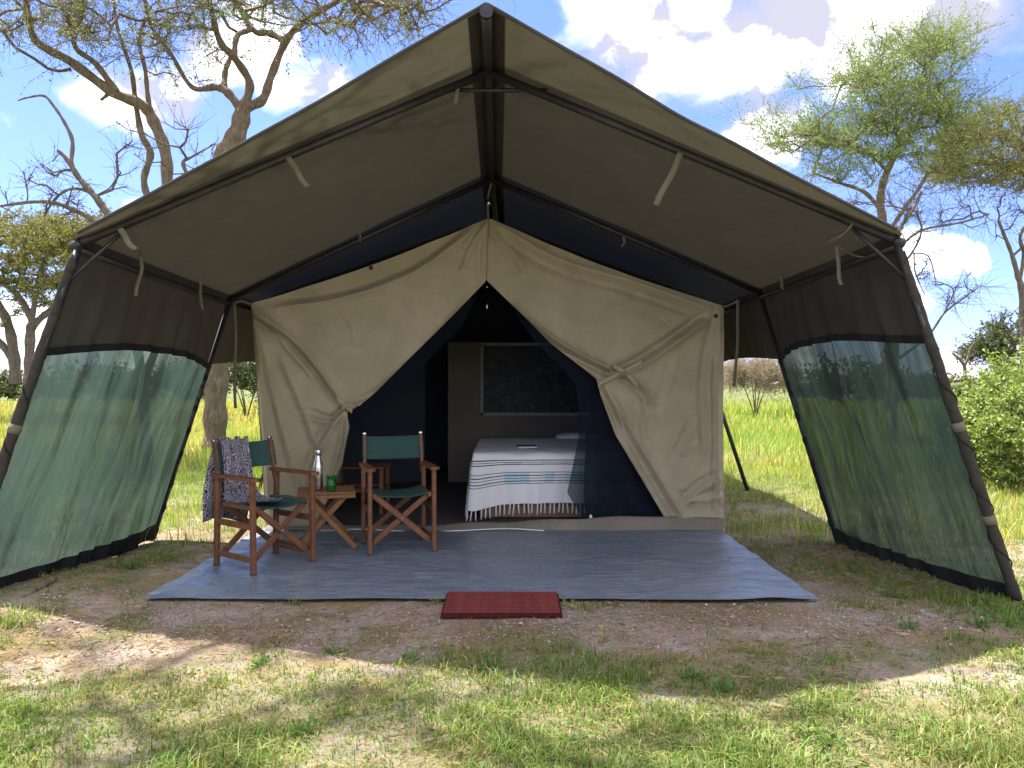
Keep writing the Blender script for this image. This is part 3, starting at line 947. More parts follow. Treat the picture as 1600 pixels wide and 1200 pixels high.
CW, CD = 0.52, 0.47
def make_chair():
    e = empty('director_chair', (0, 0, 0), 'x', 'chair')
    hw, hd = CW / 2, CD / 2
    def bar(nm, p0, p1, w, h, up=(0, 0, 1), mat=m_wood):
        return G().bar(p0, p1, w, h, up).make(nm, mat, e, local=True)
    for sx in (-1, 1):
        x = sx * hw
        for sy in (-1, 1):
            bar('leg', (x, sy * hd, 0.0), (x, sy * (hd - 0.012), 0.665), 0.034, 0.045, (0, 1, 0))
            bar('foot_cap', (x, sy * hd, 0.0), (x, sy * hd, 0.004), 0.038, 0.05, (0, 1, 0), m_band)
        # armrest with rounded front
        n = 9
        prof = [(-hd - 0.055 + 0.025 * (abs(k - 4) / 4) ** 2, (k - 4) / 4 * 0.038) for k in range(n)]
        V = [(x + b, a, z) for z in (0.665, 0.688) for a, b in prof + [(hd + 0.045, 0.030), (hd + 0.045, -0.030)]]
        m_ = n + 2
        F = [tuple(range(m_))[::-1], tuple(range(m_, 2 * m_))] + [(i, (i + 1) % m_, m_ + (i + 1) % m_, m_ + i) for i in range(m_)]
        G().add(V, F).make('armrest', m_wood, e, local=True)
        bar('side_rail', (x, -hd + 0.02, 0.335), (x, hd - 0.02, 0.335), 0.020, 0.045)
        bar('foot_rail', (x - 0.010, -hd + 0.02, 0.10), (x - 0.010, hd - 0.02, 0.10), 0.018, 0.038)
        bar('foot_rail', (x - sx * 0.040, -hd + 0.03, 0.085), (x - sx * 0.040, hd - 0.03, 0.085), 0.018, 0.034)
        bar('seat_rail', (x - sx * 0.035, -hd + 0.005, 0.462), (x - sx * 0.035, hd - 0.005, 0.462), 0.026, 0.036)
        # back post, leaning a little
        p = bar('back_post', (x - sx * 0.012, hd - 0.012, 0.60), (x - sx * 0.016, hd + 0.062, 0.925), 0.026, 0.036, (0, 1, 0))
        G().bar((x - sx * 0.016, hd + 0.062, 0.925), (x - sx * 0.016, hd + 0.0645, 0.936), 0.032, 0.042, (0, 1, 0)).make('post_cap', m_steel, p, local=True)
    for sy, dy in ((-1, 0.016), (1, -0.016)):
        y = sy * (hd - 0.035)
        for sx in (-1, 1):
            yy = y + sx * 0.011
            bar('cross_brace', (-sx * (hw - 0.045), yy, 0.095), (sx * (hw - 0.045), yy, 0.455), 0.020, 0.044, (0, 0, 1))
        G().tube([(0, y - 0.026, 0.275), (0, y + 0.026, 0.275)], 0.009, 10).make('pivot_bolt', m_steel, e, True, local=True)
    # slung seat
    U, Vv = np.meshgrid(np.linspace(-1, 1, 30), np.linspace(-1, 1, 18), indexing='ij')
    z = 0.484 - 0.035 * (1 - np.abs(U) ** 2.2) + 0.003 * snoise(U * 2, Vv * 2, 2)
    V = np.stack([U * (hw - 0.020), Vv * (hd - 0.008), z], -1).reshape(-1, 3)
    o = obj_np('seat', V, grid_faces(30, 18)[:, ::-1], m_green, e, smooth=True, local=True)
    md = o.modifiers.new('thick', 'SOLIDIFY')
    md.thickness = 0.006
    # back cloth between the posts
    U, Vv = np.meshgrid(np.linspace(-1, 1, 34), np.linspace(0, 1, 14), indexing='ij')
    yb = hd + 0.012 + 0.052 * Vv
    y = yb + 0.030 * (1 - U ** 2) - 0.022 * (np.abs(U) > 0.94) + 0.003 * snoise(U * 2, Vv * 2, 2)
    V = np.stack([U * (hw + 0.006), y, 0.715 + 0.195 * Vv - 0.008 * (1 - U ** 2)], -1).reshape(-1, 3)
    o = obj_np('backrest', V, grid_faces(34, 14), m_green, e, smooth=True, local=True)
    md = o.modifiers.new('thick', 'SOLIDIFY')
    md.thickness = 0.007
    return e
ch1 = make_chair()
ch2 = copy_tree(ch1)
def face(o, cx, cy, fx, fy):
    o.location = (cx, cy, 0.022)
    o.rotation_euler = (0, 0, math.atan2(fx, -fy))
face(ch1, -1.878, 5.845, 0.78, -0.60)
face(ch2, -0.955, 6.43, 0.30, -0.955)
for c, l in ((ch1, 'green canvas director chair draped with a patterned scarf, left of the small table'),
             (ch2, 'green canvas director chair with bare seat, between the table and the bed')):
    c['label'] = l
    c['group'] = 'director chairs on the ground sheet'

# scarf over the first chair's back
def mat_scarf():
    m = M("patterned_scarf")
    v = m.coord('UV', (1, 1, 1))
    d = m.noise(v, 5.0, 2, out='Color')
    mp = m.n('ShaderNodeVectorMath', operation='MULTIPLY_ADD')
    m.l(d, mp.inputs[0])
    mp.inputs[1].default_value = (0.55, 0.55, 0)
    m.l(v, mp.inputs[2])
    w = m.n('ShaderNodeTexWave')
    w.inputs['Scale'].default_value = 13
    w.inputs['Distortion'].default_value = 7
    w.inputs['Detail'].default_value = 1
    w.inputs['Detail Scale'].default_value = 2.2
    m.l(mp.outputs[0], w.inputs['Vector'])
    f = m.rng(w.outputs['Fac'], 0.62, 0.80)
    col = m.mix(f, (0.018, 0.018, 0.045), (0.42, 0.40, 0.44))
    return m.done(m.bsdf(col, 0.9, 0.1))
CM = Matrix.Translation(ch1.location) @ Matrix.Rotation(ch1.rotation_euler.z, 4, 'Z')
path = smooth_path([(-0.16, 0.494, 0.0), (-0.10, 0.476, 0.0), (0.04, 0.470, 0.0), (0.15, 0.478, 0), (0.19, 0.52, 0), (0.215, 0.62, 0), (0.243, 0.76, 0), (0.292, 0.905, 0),
                    (0.312, 0.922, 0), (0.338, 0.90, 0), (0.345, 0.76, 0), (0.335, 0.60, 0), (0.325, 0.46, 0), (0.34, 0.33, 0)], 6)
n, mc = len(path), 46
U = np.linspace(-1, 1, mc)
T = np.linspace(0, 1, n)
V = np.zeros((n, mc, 3))
for i in range(n):
    y, z = path[i][0], path[i][1]
    t = T[i]
    wid = 0.135 + 0.02 * math.sin(t * 9) + (0.045 if t > 0.72 else 0) * min(1, (t - 0.72) * 6)
    cx = -0.055 - 0.03 * math.sin(t * 4) - (0.09 * (t - 0.66) / 0.34 if t > 0.66 else 0)
    fold = 0.013 * np.sin(U * 9 + 2.2 * math.sin(t * 6)) + 0.007 * np.sin(U * 21 + t * 12)
    onseat = max(0.0, 1 - t * 4.5)
    nrm = (-1 if t < 0.62 else 1)
    V[i, :, 0] = cx + U * wid
    lay = np.abs(fold) if t < 0.34 else np.abs(fold + 0.008)
    V[i, :, 1] = y + (0 if t < 0.30 else nrm) * lay + (-0.05 * np.sin(U * 3 + 1) * onseat)
    V[i, :, 2] = z + (0.004 + lay if t < 0.34 or 0.56 < t < 0.70 else 0) - (0.05 * (U + 0.4) ** 2 if t > 0.93 else 0)
Vw = np.array([tuple(CM @ Vector(p)) for p in V.reshape(-1, 3)])
base = np.array(ch1.location)
sc = obj_np('scarf', Vw, grid_faces(n, mc), mat_scarf(), smooth=True, uv=np.stack(np.broadcast_arrays(U[None] * 0.5, T[:, None] * 2.2), -1).reshape(-1, 2),
            label='navy scarf with a white maze pattern draped over the left chair', cat='scarf')

# ------------------------------------------------------------------ folding table with bottle and tin
tb = empty('folding_table', (-1.575, 6.52, 0.02), 'small folding wooden table with crossed legs, between the two chairs', 'table')
ta = R(14)
TM = Matrix.Rotation(ta, 3, 'Z')
def tl(x, y, z):
    return tuple(TM @ Vector((x, y, z)))
for i in range(5):
    y = -0.17 + i * 0.085
    G().bar(tl(-0.235, y, 0.462), tl(0.235, y, 0.462), 0.078, 0.016).make('slat', m_wood2, tb, local=True)
for sx in (-1, 1):
    G().bar(tl(sx * 0.17, -0.20, 0.435), tl(sx * 0.17, 0.20, 0.435), 0.030, 0.036).make('top_batten', m_wood2, tb, local=True)
for sy in (-1, 1):
    G().bar(tl(-0.235, sy * 0.185, 0.435), tl(0.235, sy * 0.185, 0.435), 0.02, 0.034).make('apron', m_wood2, tb, local=True)
    G().bar(tl(-0.16, sy * 0.160, 0.435), tl(0.235, sy * 0.160, 0.0), 0.022, 0.042).make('leg', m_wood2, tb, local=True)
    G().bar(tl(0.16, sy * 0.135, 0.435), tl(-0.235, sy * 0.135, 0.0), 0.022, 0.042).make('leg', m_wood2, tb, local=True)
for sx in (-1, 1):
    G().bar(tl(sx * 0.19, -0.15, 0.055), tl(sx * 0.19, 0.15, 0.055), 0.02, 0.03).make('stretcher', m_wood2, tb, local=True)

bp = np.array((-1.625, 6.44, 0.492))
bo = empty('water_bottle', bp, 'tall slim steel bottle standing on the small table', 'bottle')
G().lathe([(0.002, 0), (0.036, 0.002), (0.039, 0.01), (0.039, 0.185), (0.036, 0.215), (0.026, 0.25), (0.020, 0.285), (0.020, 0.30)], (0, 0, 0), 28).make('body', m_steel, bo, True, local=True)
G().lathe([(0.023, 0.30), (0.024, 0.303), (0.024, 0.335), (0.021, 0.345), (0.006, 0.348)], (0, 0, 0), 24).make('cap', m_steel, bo, True, local=True)
gl = M("green_glass")
m_gg = gl.done(gl.bsdf((0.012, 0.14, 0.025), 0.12, 0.5, **{'Transmission Weight': 0.35, 'IOR': 1.45}))
gt = empty('green_tumbler', (-1.515, 6.43, 0.492), 'green glass tumbler beside the steel bottle', 'tumbler')
G().lathe([(0.002, 0), (0.036, 0.0), (0.040, 0.006), (0.042, 0.125), (0.0395, 0.125), (0.037, 0.012), (0.002, 0.010)], (0, 0, 0), 26).make('body', m_gg, gt, True, local=True)
G().lathe([(0.0425, 0.120), (0.0435, 0.123), (0.0435, 0.127), (0.0385, 0.127)], (0, 0, 0), 26).make('rim', m_gg, gt, True, local=True)

# luggage stand inside, left of the door
ls = empty('luggage_stand', (-1.70, 8.25, 0.015), 'low dark wooden luggage stand inside the tent behind the bare chair', 'stand')
for sx in (-1, 1):
    for sy in (-1, 1):
        G().bar((sx * 0.33, sy * 0.2, 0), (sx * 0.33, sy * 0.2, 0.47), 0.045, 0.045).make('leg', m_wood, ls, local=True)
    G().bar((sx * 0.33, -0.2, 0.25), (sx * 0.33, 0.2, 0.25), 0.03, 0.04).make('side_rail', m_wood, ls, local=True)
for y in (-0.2, 0.2):
    G().bar((-0.33, y, 0.25), (0.33, y, 0.25), 0.03, 0.04).make('long_rail', m_wood, ls, local=True)
for i in range(6):
    G().bar((-0.36, -0.2 + i * 0.08, 0.485), (0.36, -0.2 + i * 0.08, 0.485), 0.06, 0.022).make('slat', m_wood, ls, local=True)

# ------------------------------------------------------------------ bed, blanket, pillows, book
BX0, BX1, BY0, BY1 = -0.37, 1.20, 7.80, 9.95
bed = empty('bed', (0.4, 8.8, 0.012), 'wide low wooden bed inside the tent under a white blanket', 'bed')
G().bar((0.40, BY0 + 0.10, 0.10), (0.40, BY1, 0.10), BX1 - BX0 - 0.10, 0.13, bev=0.01).make('base', m_wood3, bed)
G().bar((BX0 + 0.07, BY0 + 0.055, 0.085), (BX1 - 0.07, BY0 + 0.055, 0.085), 0.03, 0.13).make('foot_board', m_wood3, bed)
G().bar((0.415, BY0 + 0.03, 0.425), (0.415, BY1, 0.425), BX1 - BX0 - 0.05, 0.50, bev=0.07).make('mattress', m_white, bed)
for px_ in (0.86,):
    U, Vv = np.meshgrid(np.linspace(0, 2 * math.pi, 28), np.linspace(-1, 1, 15), indexing='ij')
    k = np.cos(Vv * math.pi / 2)
    ex = lambda a: np.sign(a) * np.abs(a) ** 0.6
    V = np.stack([px_ + 0.31 * ex(np.cos(U)) * k ** 0.45, 9.72 + 0.20 * ex(np.sin(U)) * k ** 0.45, 0.690 + 0.075 * np.sin(Vv * math.pi / 2)], -1)
    obj_np('pillow', V.reshape(-1, 3), grid_faces(28, 15), m_white, bed, smooth=True)

def mat_blanket():
    m = M("striped_blanket")
    uvn = m.n('ShaderNodeUVMap')
    sp = m.n('ShaderNodeSeparateXYZ')
    m.l(uvn.outputs[0], sp.inputs[0])
    v = sp.outputs['Y']
    def line(c, w):
        return m.math('LESS_THAN', m.math('ABSOLUTE', m.math('SUBTRACT', v, c)), w)
    lines = None
    for c, w in ((0.085, 0.0045), (0.105, 0.003), (0.125, 0.0045), (0.205, 0.003), (0.235, 0.0045), (0.262, 0.003), (0.290, 0.0045), (0.315, 0.003)):
        l = line(c, w)
        lines = l if lines is None else m.math('MAXIMUM', lines, l)
    weave = m.noise(m.coord('UV', (420, 420, 1)), 1.0, 2)
    col = m.mix(m.rng(weave, 0.3, 0.7, 0, 0.12), (0.80, 0.79, 0.82), (0.55, 0.55, 0.60))
    tq = m.math('MULTIPLY', m.math('LESS_THAN', m.math('ABSOLUTE', m.math('SUBTRACT', v, 0.262)), 0.058),
                m.math('GREATER_THAN', m.noise(m.coord('UV', (3.6, 0.6, 1)), 1.0, 1), 0.46))
    col = m.mix(m.math('MULTIPLY', tq, 0.6), col, (0.30, 0.60, 0.72))
    pk = m.math('MULTIPLY', line(0.115, 0.012), m.math('GREATER_THAN', m.noise(m.coord('UV', (4, 0.5, 1)), 1.0, 1), 0.52))
    col = m.mix(m.math('MULTIPLY', pk, 0.3), col, (0.55, 0.16, 0.25))
    col = m.mix(lines, col, (0.03, 0.03, 0.045))
    return m.done(m.bsdf(col, 0.92, 0.08, normal=m.bump(weave, 0.2, 0.003)))
m_blanket = mat_blanket()
bl = empty('blanket', (0.4, 7.8, 0.5), 'white fringed blanket with dark and turquoise stripes over the foot of the bed', 'blanket')
# section along the bed: from the pillows over the mattress and down the foot
nU, nT = 120, 110
s_path = smooth_path([(9.45, 0.705), (9.2, 0.70), (8.6, 0.695), (8.1, 0.693), (7.86, 0.690), (7.775, 0.665), (7.755, 0.60), (7.742, 0.45), (7.728, 0.32), (7.715, 0.185)], 12)
sl = np.concatenate([[0], np.cumsum(np.linalg.norm(np.diff(s_path, axis=0), axis=1))])
i0 = np.argmin(np.abs(s_path[:, 0] - 7.80) + (s_path[:, 1] < 0.6) * 9)
tt = np.linspace(0, sl[-1], nT)
SY, SZ = np.interp(tt, sl, s_path[:, 0]), np.interp(tt, sl, s_path[:, 1])
vcoord = tt - sl[i0]
wB = BX1 - BX0 + 0.03
side = 0.30          # overhang down each long side
uu = np.linspace(-side, wB + side, nU)
V = np.zeros((nT, nU, 3))
hangf = np.clip(vcoord / 0.10, 0, 1)[:, None]
xs = np.where(uu < 0, 0 - 0.02 * np.minimum(1, -uu * 8), np.where(uu > wB, wB + 0.02, uu))[None] + np.zeros((nT, 1))
zs = -np.where(uu < 0, -uu, np.where(uu > wB, uu - wB, 0))[None] * (1 - hangf)
# at the foot corner the overhang wraps round and hangs forward
fold = hangf * (0.020 * np.sin(uu * 13)[None] + 0.014 * np.sin(uu * 31 + 1)[None]) * np.clip(vcoord / 0.4, 0, 1)[:, None]
V[..., 0] = BX0 - 0.015 + xs + np.where(uu < 0, -0.010, 0)[None]
V[..., 1] = SY[:, None] - fold + np.where(uu < 0, -uu * 0.55, np.where(uu > wB, (uu - wB) * 0.55, 0))[None] * hangf
flare = hangf * np.clip(vcoord / 0.45, 0, 1)[:, None] * np.exp(-(np.maximum(uu, 0) / 0.35) ** 2)[None]
V[..., 0] -= 0.05 * flare
V[..., 1] -= 0.03 * flare
V[..., 2] = SZ[:, None] + zs - 0.04 * flare + 0.006 * snoise(uu[None] * 3 + 0 * tt[:, None], tt[:, None] * 3, 1.5) * (1 - hangf) - 0.035 * hangf * np.exp(-((uu - 0.05) / 0.12) ** 2)[None] * np.clip(vcoord / 0.4, 0, 1)[:, None]
obj_np('cloth', V.reshape(-1, 3), grid_faces(nT, nU), m_blanket, bl, smooth=True, uv=np.stack(np.broadcast_arrays(uu[None], vcoord[:, None]), -1).reshape(-1, 2))
g = G()
edge = V[-1]
for i in np.linspace(2, nU - 3, 50).astype(int):
    p = edge[i]
    j = rng.normal(0, 0.008, 2)
    g.tube([p + (0, 0, 0.01), p + (j[0] * 0.4, -0.004, -0.04), p + (j[0], j[1] * 0.5, -0.105 + rng.normal(0, 0.008))], [0.006, 0.0075, 0.010], 6)
g.make('fringe', m_white, bl, True, kind='stuff')
tab = empty('book', P(823, 701, 8.25), 'dark flat book lying on the white blanket', 'book')
tz = 0.708
G().bar((0.06, 8.20, tz), (0.25, 8.23, tz), 0.15, 0.014).make('pages', m_white, tab)
G().bar((0.058, 8.20, tz + 0.0105), (0.252, 8.23, tz + 0.0105), 0.154, 0.006).make('cover', mat_plain("black_cover", (0.02, 0.022, 0.03), 0.4, 0.4), tab)

# ------------------------------------------------------------------ vegetation tools
def rand_dirs(n, r):
    d = r.normal(0, 1, (n, 3))
    return d / np.linalg.norm(d, axis=1, keepdims=True)

def quads_leaf(C, D, L, W, r):
    """pointed leaf: centre line from C along D, length L, width W -> 4 corners (diamond)"""
    n = len(C)
    sdir = np.cross(D, rand_dirs(n, r))
    sdir /= np.linalg.norm(sdir, axis=1, keepdims=True) + 1e-9
    L, W = np.broadcast_to(L, n)[:, None], np.broadcast_to(W, n)[:, None]
    mid = C + D * L * 0.45
    V = np.stack([C, mid + sdir * W / 2, C + D * L, mid - sdir * W / 2], 1).reshape(-1, 3)
    return V, np.arange(n * 4).reshape(-1, 4)

def segs(p0, p1, r0, r1, k=4):
    n = len(p0)
    d = p1 - p0
    d /= np.linalg.norm(d, axis=1, keepdims=True) + 1e-9
    ref = np.where(np.abs(d[:, 2:3]) > 0.9, np.array([[1.0, 0, 0]]), np.array([[0, 0, 1.0]]))
    u = np.cross(d, ref)
    u /= np.linalg.norm(u, axis=1, keepdims=True) + 1e-9
    w = np.cross(d, u)
    a = np.arange(k) * 2 * math.pi / k
    ring = np.cos(a)[None, :, None] * u[:, None] + np.sin(a)[None, :, None] * w[:, None]
    r0, r1 = np.broadcast_to(r0, n), np.broadcast_to(r1, n)
    V = np.concatenate([p0[:, None] + ring * r0[:, None, None], p1[:, None] + ring * r1[:, None, None]], 1)
    b = (np.arange(n) * 2 * k)[:, None]
    i = np.arange(k)[None]
    j = (np.arange(k) + 1)[None] % k
    F = np.stack([b + i, b + j, b + k + j, b + k + i], -1).reshape(-1, 4)
    return V.reshape(-1, 3), F

def join(parts):
    V, F, b = [], [], 0
    for v, f in parts:
        V.append(v)
        F.append(f + b)
        b += len(v)
    return np.vstack(V), np.vstack(F)

def limb_tubes(limbs):
    """limbs: list of [(x,y,z,r), ...] -> smooth tapered tubes"""
    out = []
    for l in limbs:
        q = smooth_path(np.array(l, float), 7)
        g = G().tube(q[:, :3], list(q[:, 3] * (1 + 0.10 * np.sin(np.arange(len(q)) * 1.3))), 10, cap=False)
        out.append((np.array(g.v), np.array(g.f)))
    return out

def make_tree(name, base, limbs, targets, label, cat, bark, c_lo, c_hi, seed=1, r_twig=0.006, n_twig=5, twig_len=0.6, up=0.3,
              n_leaf=14, leaf=(0.06, 0.02), leaf_frac=1.0, group=None, reach=1.0, flat=1.0, rmax=0.09, join_bias=0.55):
    r = np.random.default_rng(seed)
    e = empty(name, base, label, cat, group)
    nodes = []
    for l in limbs:
        nodes.append(smooth_path(np.array(l, float), 5)[:, :3])
    nodes = [p for l in nodes for p in l]
    par = [-1] * len(nodes)
    fixed = len(nodes)
    N = np.array(nodes)
    T = np.array(targets)
    d0 = np.min(np.linalg.norm(T[:, None] - N[None], axis=2), axis=1) if len(T) else np.array([])
    order = np.argsort(d0)
    tips = []
    arr = np.zeros((len(nodes) + len(T) * 5 + 5, 3))
    arr[:len(nodes)] = N
    cnt = len(nodes)
    depth = np.zeros(len(arr))
    for i in order:
        t = T[i]
        dd = np.linalg.norm(arr[:cnt] - t, axis=1) + join_bias * depth[:cnt] * 0.3
        # branches do not run steeply down to their tips
        dd = dd + np.maximum(0, arr[:cnt, 2] - t[2]) * 0.8
        j = int(np.argmin(dd))
        a = arr[j].copy()
        L = np.linalg.norm(t - a)
        k = int(np.clip(L / 0.45, 2, 5))
        prev = j
        for q in range(1, k + 1):
            f = q / k
            p = a + (t - a) * f + r.normal(0, 0.06 * L, 3) * math.sin(math.pi * f)
            p[2] -= 0.10 * L * math.sin(math.pi * f) * (1 if t[2] > a[2] else -1)
            arr[cnt] = p
            par.append(prev)
            depth[cnt] = depth[prev] + L / k
            prev = cnt
            cnt += 1
        tips.append(cnt - 1)
    num = np.zeros(cnt)
    for t in tips:
        num[t] += 1
    for i in range(cnt - 1, fixed - 1, -1):
        if par[i] >= 0:
            num[par[i]] += num[i]
    idx = np.arange(fixed, cnt)
    pi = np.array(par[fixed:cnt], int)
    rad = np.minimum(rmax, r_twig * 1.6 * np.sqrt(num))
    parts = limb_tubes(limbs)
    if len(idx):
        r0 = np.where(pi >= fixed, rad[pi], rad[idx] * 1.15)
        parts.append(segs(arr[pi], arr[idx], np.minimum(r0, rad[idx] * 1.5), rad[idx], 5))
    # twigs fan out of every tip
    tp = arr[tips]
    pr = arr[[par[t] for t in tips]]
    base_d = tp - pr
    base_d /= np.linalg.norm(base_d, axis=1, keepdims=True) + 1e-9
    A = np.repeat(tp, n_twig, 0)
    D = np.repeat(base_d, n_twig, 0) * 0.7 + rand_dirs(len(A), r) * 0.9 * np.array([1, 1, flat]) + np.array([0, 0, up])
    D /= np.linalg.norm(D, axis=1, keepdims=True)
    Lw = twig_len * r.uniform(0.45, 1.15, len(A))
    A = A - np.repeat(base_d, n_twig, 0) * (r.uniform(0, 0.5, len(A)) * twig_len)[:, None]
    mid = A + D * (Lw * 0.5)[:, None] + r.normal(0, 0.05, A.shape) * twig_len
    B = mid + (D + r.normal(0, 0.3, A.shape)) * (Lw * 0.5)[:, None]
    parts.append(segs(A, mid, r_twig, r_twig * 0.7, 3))
    parts.append(segs(mid, B, r_twig * 0.7, r_twig * 0.35, 3))
    V, F = join(parts)
    obj_np('trunk', V, F, bark, e, smooth=True)
    keep = r.uniform(0, 1, len(A)) < leaf_frac
    A, mid, B = A[keep], mid[keep], B[keep]
    if n_leaf and len(A):
        f = r.uniform(0.1, 1.05, (len(A), n_leaf))
        ab = np.where((f < 0.5)[..., None], A[:, None] + (mid - A)[:, None] * (f * 2)[..., None], mid[:, None] + (B - mid)[:, None] * (f * 2 - 1)[..., None])
        C = ab.reshape(-1, 3) + r.normal(0, 0.012, (len(A) * n_leaf, 3))
        td = np.repeat((B - A) / (np.linalg.norm(B - A, axis=1, keepdims=True) + 1e-9), n_leaf, 0)
        dd = td * 0.6 + rand_dirs(len(C), r)
        dd /= np.linalg.norm(dd, axis=1, keepdims=True)
        LV, LF = quads_leaf(C, dd, leaf[0] * r.uniform(0.6, 1.2, len(C)), leaf[1] * r.uniform(0.7, 1.2, len(C)), r)
        cl = np.repeat(r.uniform(0, 1, len(A)), n_leaf) * 0.6 + r.uniform(0, 1, len(C)) * 0.4
        col = np.array(c_lo)[None] + (np.array(c_hi) - np.array(c_lo))[None] * cl[:, None]
        obj_np('crown', LV, LF, m_leaf, e, col=np.repeat(col, 4, 0))
    return e

def ell(n, c, rad, r, zmin=-1.0, hollow=0.35):
    d = rand_dirs(n * 4, r)
    q = d * r.uniform(hollow, 1, (n * 4, 1)) ** 0.6
    q = q[q[:, 2] > zmin][:n]
    return np.array(c) + q * np.array(rad)

# ------------------------------------------------------------------ tall acacia behind the tent's left side
YA = 15.0
def L(pts, Y=YA):
    """limb from measured points: (px, py, radius in px[, depth offset])"""
    out = []
    for p in pts:
        y = Y + (p[3] if len(p) > 3 else 0)
        q = P(p[0], p[1], y)
        out.append((*q, p[2] / 1200 * y))
    return out
def thin(ls, k):
    return [[(*p[:3], p[3] * k) for p in l] for l in ls]
limbs = [
    L([(334, 722, 23), (336, 690, 18), (337, 620, 17), (340, 540, 18), (338, 470, 18), (338, 380, 17), (345, 300, 17), (352, 245, 16.5), (372, 205, 14), (381, 165, 12)]),
    L([(381, 168, 13), (410, 156, 10), (424, 118, 8.5), (448, 62, 8), (480, 30, 7, -.3), (540, -6, 6, -.6), (590, -40, 4, -1)]),
    L([(446, 64, 7), (420, 52, 7, .2), (396, 47, 6.5, .3), (368, 0, 5, .5), (350, -50, 4, .6)]),
    L([(381, 168, 11), (390, 130, 8.5), (366, 90, 8, -.3), (344, 65, 7, -.6), (330, 15, 6, -1), (318, -40, 5, -1.4)]),
    L([(366, 92, 6, -.3), (371, 56, 6, -.1), (395, 46, 5, .2)]),
    L([(376, 170, 9), (354, 143, 9), (336, 136, 8), (300, 136, 5, -.3), (266, 82, 4, -.8), (236, 40, 3.5, -1.2), (224, -10, 3, -1.6)]),
    L([(350, 143, 7), (352, 112, 6, .2), (360, 90, 5, .3)]),
    L([(338, 500, 15), (318, 430, 14, .3), (285, 360, 14, .5), (263, 300, 13, .6), (259, 240, 12, .6), (240, 190, 12, .5), (222, 164, 11.5, .4), (176, 144, 10.5, .2), (110, 96, 9.5, -.2), (58, 66, 8, -.6), (45, 28, 6.5, -.9), (38, -20, 5, -1.2)]),
    L([(182, 144, 8, .2), (150, 100, 6, 0), (116, 70, 5.5, -.3), (128, 20, 5, -.6), (124, -30, 4, -.9)]),
    L([(262, 340, 7, .8), (235, 316, 7, .9), (225, 280, 7, .9), (235, 240, 7.5, .9), (221, 210, 6.5, .8), (212, 160, 5.5, .7), (205, 110, 4.5, .5), (184, 45, 3.5, .2), (175, -20, 3, 0)]),
    L([(238, 192, 6, .5), (231, 150, 5, .5), (227, 110, 4.5, .4), (218, 60, 4, .2), (236, 10, 3, 0)]),
    L([(110, 108, 4, -.1), (100, 110, 3.5, -.2), (92, 111, 3, -.3)]),
    L([(168, 148, 4, .2), (158, 156, 3, .1)]),
]
r = np.random.default_rng(3)
tg = []
def cloud(n, px, py, sx, sy, y0, y1):
    for _ in range(n):
        tg.append(P(r.normal(px, sx), r.normal(py, sy), r.uniform(y0, y1)))
cloud(70, 150, 25, 95, 34, 12.5, 16.5)
cloud(40, 260, 5, 70, 32, 12.5, 17)
cloud(34, 60, 10, 60, 28, 12.0, 16)
cloud(40, 420, 5, 80, 28, 13, 17)
cloud(46, 560, 20, 55, 26, 12.5, 16)
cloud(14, 650, 10, 22, 14, 12.5, 15)
cloud(22, 300, 70, 80, 26, 14, 16.5)
cloud(120, 220, -150, 240, 70, 11, 19)
cloud(60, 520, -130, 140, 60, 11.5, 18)
make_tree('acacia_tree', P(335, 710, YA), limbs[:1] + thin(limbs[1:], 0.72), tg, 'tall acacia with forked grey limbs rising behind the left slope of the fly', 'tree', m_bark,
          (0.085, 0.118, 0.045), (0.19, 0.23, 0.095), 11, r_twig=0.0055, n_twig=9, twig_len=0.72, up=-0.05, n_leaf=14, leaf=(0.060, 0.026), leaf_frac=0.5, rmax=0.05)

def bare(n, px, py, sx, sy, Y, dy, seed):
    q = np.random.default_rng(seed)
    return [P(q.normal(px, sx), q.normal(py, sy), Y + q.uniform(-dy, dy)) for _ in range(n)]
# dead branches standing behind the left eave
dl = [L([(205, 480, 7), (190, 400, 6), (175, 350, 6), (155, 315, 5.5), (125, 280, 4.5), (105, 250, 3.5), (90, 235, 2.5)], 12),
      L([(122, 276, 3), (112, 255, 3), (113, 220, 3), (100, 190, 2.5), (84, 166, 2.3), (69, 150, 2), (45, 152, 1.5), (28, 157, 1)], 12),
      L([(190, 400, 5), (160, 355, 4), (120, 330, 3.5), (70, 315, 3), (0, 322, 2), (-40, 330, 1)], 12),
      L([(150, 306, 3), (128, 296, 2.5), (105, 297, 2.3), (85, 312, 2), (68, 340, 1)], 12),
      L([(300, 400, 5), (300, 330, 4), (297, 285, 3.5), (286, 255, 3), (300, 245, 2), (330, 228, 1)], 12)]
make_tree('dead_tree', P(215, 737, 12), dl + [L([(232, 740, 9), (222, 600, 8), (205, 480, 7)], 12), L([(222, 600, 6), (270, 480, 5), (300, 400, 5)], 12)],
          bare(10, 60, 300, 30, 25, 12, .5, 5) + bare(7, 75, 250, 14, 14, 12, .4, 6) + bare(12, 120, 315, 25, 20, 12, .5, 7) + bare(12, 285, 235, 35, 20, 12, .6, 8) + bare(10, 200, 235, 22, 22, 12, .5, 9),
          'leafless dead tree with crooked branches behind the left corner of the fly', 'tree', m_bark2, (0.1, 0.1, 0.04), (0.17, 0.17, 0.07), 12,
          r_twig=0.005, n_twig=5, twig_len=0.42, n_leaf=2, leaf=(0.04, 0.02), leaf_frac=0.5, rmax=0.02)

